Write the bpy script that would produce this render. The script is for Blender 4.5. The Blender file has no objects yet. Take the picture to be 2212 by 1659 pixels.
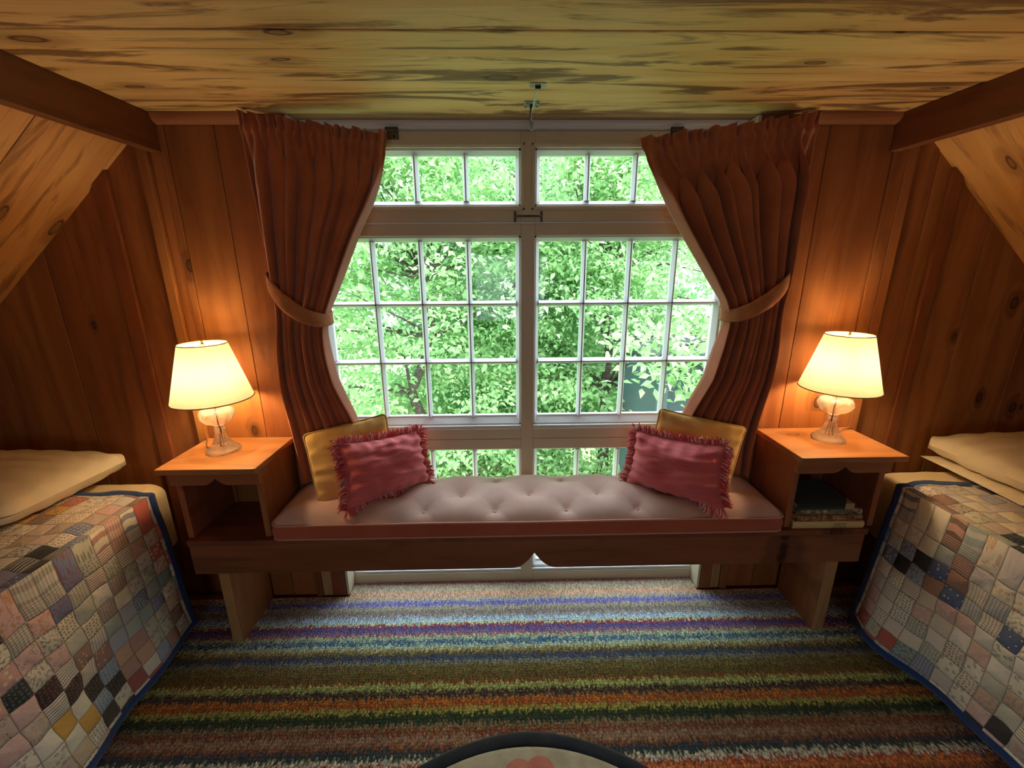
import bpy, bmesh, math, random
import numpy as np
from mathutils import Vector, Matrix, noise
random.seed(7); rng = np.random.default_rng(7)
sc = bpy.context.scene
COL = sc.collection
PI = math.pi

# ------------------------------------------------------------------ helpers
def lin(r, g, b):
    f = lambda c: (c / 12.92 if c <= .04045 else ((c + .055) / 1.055) ** 2.4)
    return (f(r / 255), f(g / 255), f(b / 255), 1.0)

class MB:
    """collects faces of ONE mesh object"""
    def __init__(s):
        s.v = []; s.f = []; s.bid = []; s.uv = []; s.mi = []; s.smooth = False
    def face(s, idx, bid=0., uv=None, mi=0):
        s.f.append(tuple(idx)); s.bid.append(bid); s.uv.append(uv); s.mi.append(mi)
    def box(s, x0, x1, y0, y1, z0, z1, bid=0., mi=0):
        n = len(s.v)
        s.v += [(x0,y0,z0),(x1,y0,z0),(x1,y1,z0),(x0,y1,z0),(x0,y0,z1),(x1,y0,z1),(x1,y1,z1),(x0,y1,z1)]
        for q in ((3,2,1,0),(4,5,6,7),(0,1,5,4),(1,2,6,5),(2,3,7,6),(3,0,4,7)):
            s.face([n+i for i in q], bid, None, mi)
    def prism(s, prof, a, b, axis='x', bid=0., caps=True, mi=0):
        """2-D outline swept along an axis; prof in the two other axes, in order"""
        n = len(s.v); m = len(prof)
        for t in (a, b):
            for p, q in prof:
                s.v.append((t,p,q) if axis == 'x' else (p,t,q) if axis == 'y' else (p,q,t))
        for i in range(m):
            j = (i+1) % m
            s.face((n+i, n+j, n+m+j, n+m+i), bid, None, mi)
        if caps:
            s.face(range(n+m-1, n-1, -1), bid, None, mi); s.face(range(n+m, n+2*m), bid, None, mi)
    def grid(s, P, closeu=False, uvs=None, bid=0., flip=False, mi=0):
        n = len(s.v); R = len(P); C = len(P[0])
        for r in P: s.v += [tuple(p) for p in r]
        for i in range(R-1):
            for j in range(C if closeu else C-1):
                k = (j+1) % C
                q = [n+i*C+j, n+i*C+k, n+(i+1)*C+k, n+(i+1)*C+j]
                uv = None
                if uvs: uv = [uvs[i][j], uvs[i][k], uvs[i+1][k], uvs[i+1][j]]
                if flip: q.reverse(); uv = uv[::-1] if uv else None
                s.face(q, bid, uv, mi)
    def lathe(s, prof, c=(0,0,0), n=48, rib=None, bid=0., mi=0):
        """prof: list of (r, z); rib(r_index, angle) -> factor"""
        P = []
        for k, (r, z) in enumerate(prof):
            row = []
            for i in range(n):
                a = 2*PI*i/n
                rr = r * (rib(k, a) if rib else 1)
                row.append((c[0]+rr*math.cos(a), c[1]+rr*math.sin(a), c[2]+z))
            P.append(row)
        s.grid(P, closeu=True, bid=bid, mi=mi)
    def tube(s, pts, r, n=8, closed=False, bid=0., mi=0, caps=True):
        pts = [Vector(p) for p in pts]; m = len(pts); P = []
        up = Vector((0,0,1)); prev = None
        for i, p in enumerate(pts):
            if closed: t = pts[(i+1) % m] - pts[i-1]
            else: t = pts[min(i+1, m-1)] - pts[max(i-1, 0)]
            t.normalize()
            if prev is None:
                a = t.cross(up)
                if a.length < .05: a = t.cross(Vector((1,0,0)))
            else: a = prev - t*prev.dot(t)
            a.normalize(); prev = a; b = t.cross(a)
            rr = r[i] if isinstance(r, (list, tuple)) else r
            P.append([p + a*rr*math.cos(2*PI*k/n) + b*rr*math.sin(2*PI*k/n) for k in range(n)])
        if closed: P.append(P[0])
        st = len(s.v)
        s.grid(P, closeu=True, bid=bid, mi=mi)
        if caps and not closed:
            s.face([st+k for k in range(n)][::-1], bid, None, mi)
            s.face([st+(m-1)*n+k for k in range(n)], bid, None, mi)
    def build(s, name, mat, parent=None, smooth=False, bevel=0, seg=2, merge=False, recalc=True):
        me = bpy.data.meshes.new(name)
        me.from_pydata([tuple(v) for v in s.v], [], s.f)
        a = me.attributes.new('bid', 'FLOAT', 'FACE')
        a.data.foreach_set('value', s.bid)
        if any(u is not None for u in s.uv):
            uvl = me.uv_layers.new(name='UVMap'); k = 0
            flat = []
            for f, u in zip(s.f, s.uv):
                flat += list(u) if u is not None else [(0,0)]*len(f)
            uvl.data.foreach_set('uv', [c for p in flat for c in p])
        mats = mat if isinstance(mat, (list, tuple)) else [mat]
        for m in mats: me.materials.append(m)
        if len(mats) > 1: me.polygons.foreach_set('material_index', s.mi)
        if merge or recalc:
            bm = bmesh.new(); bm.from_mesh(me)
            if merge: bmesh.ops.remove_doubles(bm, verts=bm.verts, dist=1e-5)
            if recalc: bmesh.ops.recalc_face_normals(bm, faces=bm.faces)
            bm.to_mesh(me); bm.free()
        if smooth: me.polygons.foreach_set('use_smooth', [True]*len(me.polygons))
        me.update()
        o = bpy.data.objects.new(name, me); COL.objects.link(o)
        if parent: o.parent = parent
        if bevel:
            md = o.modifiers.new('bevel', 'BEVEL'); md.width = bevel; md.segments = seg; md.limit_method = 'ANGLE'; md.angle_limit = .6
            md.harden_normals = False
        return o

def tag(o, label, cat, group=None, kind=None):
    if label: o['label'] = label
    if cat: o['category'] = cat
    if group: o['group'] = group
    if kind: o['kind'] = kind
    return o
def thing(name, label, cat, loc=(0,0,0), rz=0, group=None):
    o = bpy.data.objects.new(name, None); COL.objects.link(o)
    o.location = loc; o.rotation_euler = (0,0,rz); o.empty_display_size = .1
    return tag(o, label, cat, group)
def struct(o): o['kind'] = 'structure'; return o
def copy_tree(o, parent=None):
    c = o.copy(); COL.objects.link(c)
    if parent: c.parent = parent
    for ch in o.children: copy_tree(ch, c)
    return c

# ------------------------------------------------------------------ node helper
class Mat:
    def __init__(s, name):
        s.m = bpy.data.materials.new(name); s.m.use_nodes = True
        s.t = s.m.node_tree; s.t.nodes.clear()
        s.out = s.t.nodes.new('ShaderNodeOutputMaterial')
    def n(s, typ, ins=None, **kw):
        nd = s.t.nodes.new('ShaderNode' + typ)
        for k, v in kw.items(): setattr(nd, k, v)
        for k, v in (ins or {}).items(): s.set(nd.inputs[k], v)
        return nd
    def set(s, sock, v):
        if hasattr(v, 'is_output') or isinstance(v, bpy.types.NodeSocket): s.t.links.new(v, sock)
        else: sock.default_value = v
    def math(s, op, a, b=0., c=None, clamp=False):
        nd = s.t.nodes.new('ShaderNodeMath'); nd.operation = op; nd.use_clamp = clamp
        s.set(nd.inputs[0], a); s.set(nd.inputs[1], b)
        if c is not None: s.set(nd.inputs[2], c)
        return nd.outputs[0]
    def mix(s, fac, a, b, blend='MIX'):
        nd = s.t.nodes.new('ShaderNodeMix'); nd.data_type = 'RGBA'; nd.blend_type = blend
        s.set(nd.inputs[0], fac); s.set(nd.inputs[6], a); s.set(nd.inputs[7], b)
        return nd.outputs[2]
    def ss(s, x, a, b):  # smoothstep
        nd = s.t.nodes.new('ShaderNodeMapRange'); nd.interpolation_type = 'SMOOTHSTEP'
        s.set(nd.inputs[0], x); nd.inputs[1].default_value = a; nd.inputs[2].default_value = b
        return nd.outputs[0]
    def noise(s, vec, scale, detail=2., rough=.5, dist=0., dim='3D'):
        return s.n('TexNoise', {'Vector': vec, 'Scale': scale, 'Detail': detail, 'Roughness': rough, 'Distortion': dist}, noise_dimensions=dim)
    def ramp(s, fac, stops, interp='LINEAR'):
        nd = s.t.nodes.new('ShaderNodeValToRGB'); s.set(nd.inputs[0], fac)
        cr = nd.color_ramp; cr.interpolation = interp
        while len(cr.elements) < len(stops): cr.elements.new(.5)
        for e, (p, c) in zip(cr.elements, stops): e.position = p; e.color = c
        return nd.outputs[0]
    def bump(s, h, strength, dist=.01):
        return s.n('Bump', {'Height': h, 'Strength': strength, 'Distance': dist}).outputs[0]
    def pbsdf(s, color, rough=.5, normal=None, **ins):
        p = s.t.nodes.new('ShaderNodeBsdfPrincipled')
        s.set(p.inputs['Base Color'], color); s.set(p.inputs['Roughness'], rough)
        if normal is not None: s.set(p.inputs['Normal'], normal)
        for k, v in ins.items(): s.set(p.inputs[k.replace('_', ' ')], v)
        return p.outputs[0]
    def done(s, shader):
        s.t.links.new(shader, s.out.inputs[0]); return s.m

def wood(name, light, mid, dark, axis='X', rough=.5, knots=.3, smudge=.5, hue=.25, fine=.35, ringk=10., ks=(2.6,6.5), sm=(.5,.66)):
    M = Mat(name)
    co = M.n('TexCoord').outputs['Object']
    bid = M.n('Attribute', attribute_name='bid').outputs['Fac']
    sep = M.n('SeparateXYZ', {0: co})
    ax = {'X': (0,1,2), 'Y': (1,0,2), 'Z': (2,0,1)}[axis]
    a = M.math('ADD', sep.outputs[ax[0]], M.math('MULTIPLY', bid, 3.713))
    b = M.math('ADD', sep.outputs[ax[1]], M.math('MULTIPLY', bid, 1.371))
    c = sep.outputs[ax[2]]
    def vec(ka, kb, kc):
        return M.n('CombineXYZ', {0: M.math('MULTIPLY', a, ka), 1: M.math('MULTIPLY', b, kb), 2: M.math('MULTIPLY', c, kc)}).outputs[0]
    # knots
    vor = M.n('TexVoronoi', {'Vector': vec(ks[0], ks[1], ks[1]), 'Scale': 1., 'Randomness': 1.}, voronoi_dimensions='2D')
    cell = M.n('SeparateColor', {0: vor.outputs['Color']})
    act = M.math('LESS_THAN', cell.outputs[0], knots)
    wob = M.noise(vec(9, 26, 26), 1., 2.)
    kd = M.math('ADD', vor.outputs['Distance'], M.math('MULTIPLY_ADD', wob.outputs[0], .1, -.05))
    ksize = M.math('MULTIPLY_ADD', cell.outputs[1], .09, .05)
    kn = M.math('DIVIDE', kd, ksize)                                  # 1 at knot edge
    core = M.math('MULTIPLY', M.math('SUBTRACT', 1., M.ss(kn, .75, 1.1)), act)
    ringm = M.math('MULTIPLY', M.math('MULTIPLY', M.ss(kn, .55, .8), core), 1.)
    halo = M.math('MULTIPLY', M.math('SUBTRACT', 1., M.ss(kn, .9, 3.6)), act)
    # rings
    n1 = M.noise(vec(.8, 5, 5), 1., 3., .55)
    r = M.math('MULTIPLY_ADD', n1.outputs[0], 3.2, M.math('MULTIPLY', b, ringk))
    r = M.math('ADD', r, M.math('MULTIPLY', halo, 1.1))
    w = M.math('MULTIPLY_ADD', M.math('SINE', M.math('MULTIPLY', r, 6.2832)), .5, .5)
    w = M.math('POWER', w, 1.6)
    n2 = M.noise(vec(5, 170, 170), 1., 3., .6)
    n3 = M.noise(vec(1.7, 15, 15), 1., 5., .62, 1.2)
    n4 = M.noise(vec(.6, 1.4, 1.4), 1., 2.)
    sm = M.math('MULTIPLY', M.ss(n3.outputs[0], sm[0], sm[1]), smudge)
    col = M.mix(M.math('MULTIPLY', w, .62), light, mid)
    col = M.mix(M.math('MULTIPLY', M.ss(n4.outputs[0], .35, .7), .45), col, mid)
    col = M.mix(sm, col, dark)
    col = M.mix(M.math('MULTIPLY', halo, .45), col, dark)
    col = M.mix(M.math('MULTIPLY', ringm, .92), col, (.012,.006,.004,1))
    col = M.mix(M.math('MULTIPLY', core, .55), col, dark)
    rnd = M.n('TexWhiteNoise', {'W': M.math('ADD', bid, .37)}, noise_dimensions='1D').outputs[0]
    val = M.math('MULTIPLY', M.math('MULTIPLY_ADD', n2.outputs[0], fine, 1 - fine*.5), M.math('MULTIPLY_ADD', rnd, hue, 1 - hue*.5))
    hsv = M.n('HueSaturation', {'Color': col, 'Value': val, 'Hue': M.math('MULTIPLY_ADD', rnd, .012, .494)})
    h = M.math('ADD', M.math('MULTIPLY', n2.outputs[0], .5), M.math('MULTIPLY', w, .3))
    return M.done(M.pbsdf(hsv.outputs[0], rough, M.bump(h, .25, .002), Specular_IOR_Level=.3))

def paint(name, col, rough=.45, var=.08):
    M = Mat(name); co = M.n('TexCoord').outputs['Object']
    n = M.noise(co, 14., 4.); n2 = M.noise(co, 120., 2.)
    c = M.mix(M.math('MULTIPLY', n.outputs[0], var*2), col, (col[0]*.7, col[1]*.66, col[2]*.6, 1))
    return M.done(M.pbsdf(c, rough, M.bump(n2.outputs[0], .08, .001)))

def fabric(name, col, col2=None, rough=.9, weave=900., sheen=.2, vscale=6., slub=0., bump=.15, trans=0.):
    M = Mat(name); co = M.n('TexCoord').outputs['Object']
    sep = M.n('SeparateXYZ', {0: co})
    n = M.noise(co, vscale, 3.); nf = M.noise(co, weave, 1.)
    c = M.mix(M.ss(n.outputs[0], .3, .7), col, col2 or col)
    c = M.mix(M.math('MULTIPLY', nf.outputs[0], .35), c, (col[0]*.45, col[1]*.45, col[2]*.45, 1))
    h = nf.outputs[0]
    if slub:
        v = M.n('CombineXYZ', {0: M.math('MULTIPLY', sep.outputs[0], 14.), 1: M.math('MULTIPLY', sep.outputs[1], 14.), 2: M.math('MULTIPLY', sep.outputs[2], 420.)}).outputs[0]
        ns = M.noise(v, 1., 3., .6)
        c = M.mix(M.math('MULTIPLY', M.ss(ns.outputs[0], .5, .75), slub), c, (min(1, col[0]*1.5+.05), col[1]*2.2+.03, col[2]*1.9+.03, 1))
        c = M.mix(M.math('MULTIPLY', M.ss(ns.outputs[0], .5, .25), slub*.8), c, (col[0]*.45, col[1]*.4, col[2]*.4, 1))
        h = M.math('ADD', h, ns.outputs[0])
    p = M.pbsdf(c, rough, M.bump(h, bump, .002), Sheen_Weight=sheen, Sheen_Roughness=.5, Specular_IOR_Level=.15)
    if trans:
        tr = M.n('BsdfTranslucent', {0: c}).outputs[0]
        p = M.n('MixShader', {0: trans, 1: p, 2: tr}).outputs[0]
    return M.done(p)

def metal(name, col, rough=.35, metallic=1.):
    M = Mat(name); co = M.n('TexCoord').outputs['Object']; n = M.noise(co, 90., 3.)
    return M.done(M.pbsdf(M.mix(M.math('MULTIPLY', n.outputs[0], .5), col, (col[0]*.5, col[1]*.5, col[2]*.5, 1)), M.math('MULTIPLY_ADD', n.outputs[0], .2, rough), Metallic=metallic))

# ------------------------------------------------------------------ materials
W_CEIL = wood('ceiling pine', lin(238,200,134), lin(222,172,104), lin(112,70,44), 'X', .55, .34, .85, .14, .4, 9, (2.2,6.5), (.50,.62))
W_SLOPE = wood('slope pine', lin(226,170,104), lin(206,144,82), lin(116,72,42), 'X', .6, .25, .6, .12, .35, 8, (2.4,6.5), (.52,.66))
W_WALL = wood('wall boards', lin(166,104,56), lin(134,76,38), lin(66,34,18), 'Z', .5, .10, .3, .22, .3, 8, (5.,8.), (.5,.7))
W_TRIM = wood('trim boards', lin(150,86,48), lin(124,68,36), lin(64,34,18), 'Z', .5, .1, .3, .2, .3, 8, (5.,8.))
W_BEAM = wood('ceiling beam wood', lin(140,86,50), lin(116,68,38), lin(70,40,22), 'Y', .6, .1, .3, .1, .3, 8)
W_CROWN = wood('crown strip wood', lin(176,116,72), lin(154,96,56), lin(90,54,32), 'X', .55, .1, .3, .1, .3, 8)
W_BENCH = wood('bench pine', lin(146,90,60), lin(120,70,44), lin(60,32,22), 'X', .45, .2, .35, .15, .3, 9, (3.4,9.), (.5,.7))
W_STANDX = wood('nightstand pine', lin(172,114,70), lin(146,90,52), lin(96,54,32), 'X', .4, .3, .3, .1, .3, 10, (5.,9.), (.5,.7))
W_STANDZ = wood('nightstand side pine', lin(166,104,64), lin(140,82,48), lin(84,46,28), 'Z', .45, .3, .3, .1, .3, 10, (5.,9.), (.5,.7))
W_PALE = wood('raw pine edge', lin(180,140,94), lin(160,120,76), lin(110,78,46), 'Z', .6, .1, .3, .1, .3, 10)
W_HEAD = wood('window head wood', lin(164,128,88), lin(142,106,70), lin(90,62,40), 'X', .6, .1, .4, .1, .3, 8)
PAINT_SHADED = paint('shaded window paint', lin(206,190,162), .4)  # same white paint as the sashes, with the indoor shade put into the colour
PAINT_IN = paint('sash paint', lin(228,230,232), .35, .04)
M_DARKMETAL = metal('dark bronze', lin(110,98,78), .5, .7)
M_GALV = metal('galvanised steel', lin(186,192,190), .35)
M_BLACK = metal('black iron', lin(30,28,28), .5, .4)
M_BRASS = metal('brass collar', lin(214,186,120), .25)
F_CURTAIN = fabric('rust velvet', lin(194,112,72), lin(176,98,62), .85, 700., .35, 9., 0, .2, .08)
F_TIE = fabric('tieback velvet', lin(196,128,80), lin(178,110,68), .85, 700., .3, 30., 0, .2)
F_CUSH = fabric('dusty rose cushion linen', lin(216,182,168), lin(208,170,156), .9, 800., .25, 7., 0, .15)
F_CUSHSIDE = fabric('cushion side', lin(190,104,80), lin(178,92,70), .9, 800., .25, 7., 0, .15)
F_PIPE = fabric('rose piping', lin(216,160,142), None, .85, 800.)
F_YEL = fabric('mustard cotton', lin(226,178,104), lin(214,164,90), .85, 800., .2, 8., 0, .15)
F_YPIPE = fabric('mustard piping', lin(196,160,86), None, .8, 800.)
F_RED = fabric('raspberry slub cotton', lin(226,116,120), lin(216,102,104), .85, 900., .25, 9., .30, .25)
F_CREAM = fabric('cream cotton sheet', lin(232,208,164), lin(224,198,150), .85, 900., .15, 4., 0, .1)
F_PILLOW = fabric('cream pillowcase', lin(246,230,194), lin(242,222,184), .85, 900., .15, 4., 0, .1)
F_BLUE = fabric('blue quilt binding', lin(38,66,120), lin(30,54,104), .85, 800.)
F_BLACKRUG = fabric('charcoal wool', lin(40,44,52), lin(30,34,42), .95, 350., .3, 20., 0, .8)
F_BEIGERUG = fabric('beige hooked wool', lin(190,176,152), lin(172,158,134), .95, 300., .3, 25., 0, .9)
F_PINKRUG = fabric('pink hooked wool', lin(206,132,112), lin(190,112,96), .95, 300., .3, 25., 0, .9)

def m_glass():
    M = Mat('window glass')
    fr = M.math('MULTIPLY_ADD', M.math('POWER', M.n('LayerWeight', {'Blend': .5}).outputs['Facing'], 4.), .5, .02)
    g = M.n('BsdfGlossy', {'Color': (1,1,1,1), 'Roughness': .02}).outputs[0]
    t = M.n('BsdfTransparent', {'Color': (.97,.985,.98,1)}).outputs[0]
    return M.done(M.n('MixShader', {0: fr, 1: t, 2: g}).outputs[0])
GLASS = m_glass()
def m_lampglass():
    M = Mat('pressed glass')
    co = M.n('TexCoord').outputs['Object']; n = M.noise(co, 60., 2.)
    g = M.n('BsdfGlass', {'Color': (1.,.985,.96,1), 'Roughness': .03, 'IOR': 1.48, 'Normal': M.bump(n.outputs[0], .15, .003)}).outputs[0]
    t = M.n('BsdfTransparent', {'Color': (1,.98,.95,1)}).outputs[0]
    df = M.n('BsdfDiffuse', {0: (1.,.97,.93,1)}).outputs[0]  # white diffuse share stands in for bulb light caught in the glass
    gm = M.n('MixShader', {0: .15, 1: g, 2: t}).outputs[0]
    return M.done(M.n('MixShader', {0: .13, 1: gm, 2: df}).outputs[0])
LGLASS = m_lampglass()
def m_shade():
    M = Mat('parchment shade')
    co = M.n('TexCoord').outputs['Object']; n = M.noise(co, 22., 4., .6); n2 = M.noise(co, 160., 2.)
    c = M.mix(M.math('MULTIPLY', n.outputs[0], .35), lin(255,242,206), lin(244,222,168))
    d = M.n('BsdfDiffuse', {0: c}).outputs[0]; tr = M.n('BsdfTranslucent', {0: c, 'Normal': M.bump(n2.outputs[0], .05, .001)}).outputs[0]
    return M.done(M.n('MixShader', {0: .15, 1: d, 2: tr}).outputs[0])
SHADE = m_shade()
def m_emit(name, col, s):
    M = Mat(name); return M.done(M.n('Emission', {0: col, 1: s}).outputs[0])
LAMP_STRENGTH = 84.
BULB = m_emit('lit bulb', (1., .77, .48, 1), LAMP_STRENGTH)
SHADERIM = fabric('shade trim', lin(196,164,96), None, .7, 500.)

# ------------------------------------------------------------------ room shell
ZC = 1.968
CX = .10
# floor
b = MB(); b.box(-3.6, 3.8, -4.3, .12, -.06, -.012); struct(b.build('floor', W_BENCH))
# ceiling planks (flat part)
b = MB(); y = .14; k = 0
edges = [.14, -.279, -.547, -.815, -1.08, -1.35, -1.62, -1.89, -2.16, -2.43, -2.7, -2.97, -3.24, -3.51, -3.78, -4.05, -4.32]
for i in range(len(edges)-1):
    dz = (.0, .003, .001, .004, .0)[i % 5]
    b.box(-1.26, 1.54, edges[i+1]+.0015, (edges[i] if i else -.002)-.0015, ZC-dz, ZC+.022, bid=i*1.7+.3)
b.box(-1.3, 1.58, -4.32, .14, ZC+.02, ZC+.06, bid=9)
struct(b.build('ceiling', W_CEIL, bevel=.002))
# sloped roof walls; local x runs down the slope, local y along the room
def slope_wall(name, x0, z0, sgn, seed):
    b = MB(); r = random.Random(seed); y = -4.32; i = 0
    while y < .11:
        w = .27 if y + .4 < .11 else .11 - y + .001
        b.box(-.35, 2.9, y+.0015, min(y+w, .11)-.0015, 0, .025, bid=seed + i*2.3); y += w; i += 1
    b.box(-.35, 2.9, -4.32, .11, .024, .06, bid=3)
    o = b.build(name, W_SLOPE, bevel=.002)
    th = math.radians(42)
    d = Vector((sgn*math.cos(th), 0, -math.sin(th))); yv = Vector((0,1,0)); nrm = Vector((sgn*math.sin(th), 0, math.cos(th)))
    m = Matrix(((d.x, yv.x, nrm.x, x0), (d.y, yv.y, nrm.y, 0), (d.z, yv.z, nrm.z, z0), (0,0,0,1)))
    o.matrix_world = m
    return struct(o)
slope_wall('wall_left', -1.44, 1.77, -1, 21)
slope_wall('wall_right', 1.70, 1.77, 1, 47)
# ceiling beams at the foot of the flat ceiling
b = MB(); b.box(-1.212, -1.175, -4.3, -.001, 1.85, ZC-.001, bid=1); struct(b.build('trim_1', W_BEAM, bevel=.003))
b = MB(); b.box(1.385, 1.424, -4.3, -.001, 1.85, ZC-.001, bid=5); struct(b.build('trim_2', W_BEAM, bevel=.003))
# window wall: boards, main field proud of the outer fields
WX0, WX1 = -.738, .905        # window opening
b = MB(); r = random.Random(5)
def field(xs, y0, z0=0, z1=ZC+.03, seed=0):
    for i in range(len(xs)-1):
        dy = r.uniform(0, .003)
        b.box(xs[i]+.001, xs[i+1]-.001, y0+dy, y0+.024, z0, z1, bid=seed + i*1.9)
field([-3.6,-3.3,-3.02,-2.75,-2.5,-2.27,-1.98,-1.705,-1.43,-1.262], .03, seed=60)
field([-1.262,-1.225], -.008, seed=73)
field([-1.225,-1.183], .006, seed=84)
field([-1.183,-1.155,-.985,WX0-.002], 0, seed=95)
field([WX1+.002,1.158,1.40], 0, seed=11)
field([1.40,1.452,1.492], -.004, seed=24)
field([1.492,1.60,1.86,2.12,2.4,2.7,3.0,3.3,3.7], .03, seed=37)
b.box(-3.6, WX0-.002, .053, .11, -.02, 2.0, bid=4); b.box(WX1+.002, 3.8, .053, .11, -.02, 2.0, bid=4)
struct(b.build('wall_front', W_WALL, bevel=.0025))
# gable battens
b = MB(); b.box(-1.455,-1.40,  .018,.032,0,1.80, bid=2.2); struct(b.build('trim_3', W_TRIM, bevel=.002))
b = MB(); b.box(1.655,1.70,.018,.032,0,1.80, bid=6.2); struct(b.build('trim_4', W_TRIM, bevel=.002))
# crown strips
def qround(x0, x1):
    p = [(-.001, ZC-.001), (-.001, 1.936)] + [(-.001-.030*math.sin(a), 1.936+.030*(1-math.cos(a))) for a in [PI/2*i/6 for i in range(1,7)]] + [(-.031, ZC-.001)]
    b = MB(); b.prism(p, x0, x1, 'x', bid=x0); return struct(b.build('trim_5' if x0 < 0 else 'trim_6', W_CROWN))
qround(-1.172, -.872); qround(1.075, 1.383)
# back wall with a window opening to daylight
b = MB()
b.box(-3.6,-.40,-4.36,-4.3,0,ZC+.05,bid=1); b.box(.60,3.8,-4.36,-4.3,0,ZC+.05,bid=2)
b.box(-.40,.60,-4.36,-4.3,0,.70,bid=3); b.box(-.40,.60,-4.36,-4.3,1.6,ZC+.05,bid=4)
struct(b.build('wall_back', W_WALL))
# casing around the window opening, low side strips
def vstrip(name, x0, x1, y0, y1, z0, z1, mat, bid=0, bv=.003):
    b = MB(); b.box(x0,x1,y0,y1,z0,z1,bid=bid); return struct(b.build(name, mat, bevel=bv))
vstrip('trim_7', -.800,-.740,-.010,-.0005,0,1.93,W_TRIM,3)
vstrip('trim_8', -.845,-.801,-.007,-.0005,0,1.93,W_PALE,1)
vstrip('trim_9', -.874,-.846,-.016,-.0005,0,1.93,W_TRIM,7,.006)
vstrip('trim_10', .907,.955,-.010,-.0005,0,1.93,W_TRIM,4)
vstrip('trim_11', .956,.995,-.007,-.0005,0,1.93,W_PALE,2)
vstrip('trim_12', .996,1.03,-.016,-.0005,0,1.93,W_TRIM,8,.006)
b = MB(); b.box(WX0,WX0+.012,-.006,.14,0,ZC-.002); struct(b.build('trim_13', PAINT_SHADED, bevel=.002))
b = MB(); b.box(WX1-.012,WX1,-.006,.14,0,ZC-.002); struct(b.build('trim_14', PAINT_SHADED, bevel=.002))
b = MB(); b.box(WX0,WX1,.0,.16,ZC,ZC+.04); struct(b.build('trim_15', W_HEAD, bevel=.002))
# white moulding over the hinged transom
b = MB(); b.prism([(.14,1.968),(.060,1.968),(.060,1.957),(.066,1.953),(.066,1.944),(.074,1.939),(.14,1.939)], WX0+.012, WX1-.012, 'x'); struct(b.build('trim_16', PAINT_IN))
# wall outside below the opening
b = MB(); b.box(-3.6,3.8,.02,.16,-.5,-.013); struct(b.build('trim_17', PAINT_SHADED))

# ------------------------------------------------------------------ window
win = bpy.data.objects.new('window_1', None); COL.objects.link(win); struct(win)
FX0, FX1 = WX0+.012, WX1-.012
ML, MR = .071, .124                       # mullion
YF, YB = .068, .125                        # face of the fixed frame and its back
def wbox(b, x0, x1, z0, z1, y0=YF, y1=YB): b.box(x0, x1, y0, y1, z0, z1)
L0, R1 = -.722, .890                     # sash openings: L0..ML and MR..R1
# fixed lower frame
b = MB()
wbox(b, FX0, L0, 0, 1.620); wbox(b, R1, FX1, 0, 1.620); wbox(b, ML, MR, 0, 1.620)
for x0, x1 in ((L0, ML), (MR, R1)):
    wbox(b, x0, x1, 1.578, 1.620); wbox(b, x0, x1, .738, .784); wbox(b, x0, x1, .689, .7365); wbox(b, x0, x1, 0, .048)
b.build('frame', PAINT_SHADED, win, bevel=.003)
b = MB(); b.box(L0, R1, .0705, .12, 1.6205, 1.6275); b.build('stop', PAINT_IN, win)  # added white strip standing in for daylight showing through the transom gap
# hinged transom frame
t0, t1 = 1.628, 1.936
tr = MB(); wbox(tr, FX0, L0, t0, t1); wbox(tr, R1, FX1, t0, t1); wbox(tr, ML, MR, t0, t1)
for x0, x1 in ((L0, ML), (MR, R1)): wbox(tr, x0, x1, 1.883, t1); wbox(tr, x0, x1, t0, 1.683)
transom = tr.build('transom_frame', PAINT_SHADED, win, bevel=.003)
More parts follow.
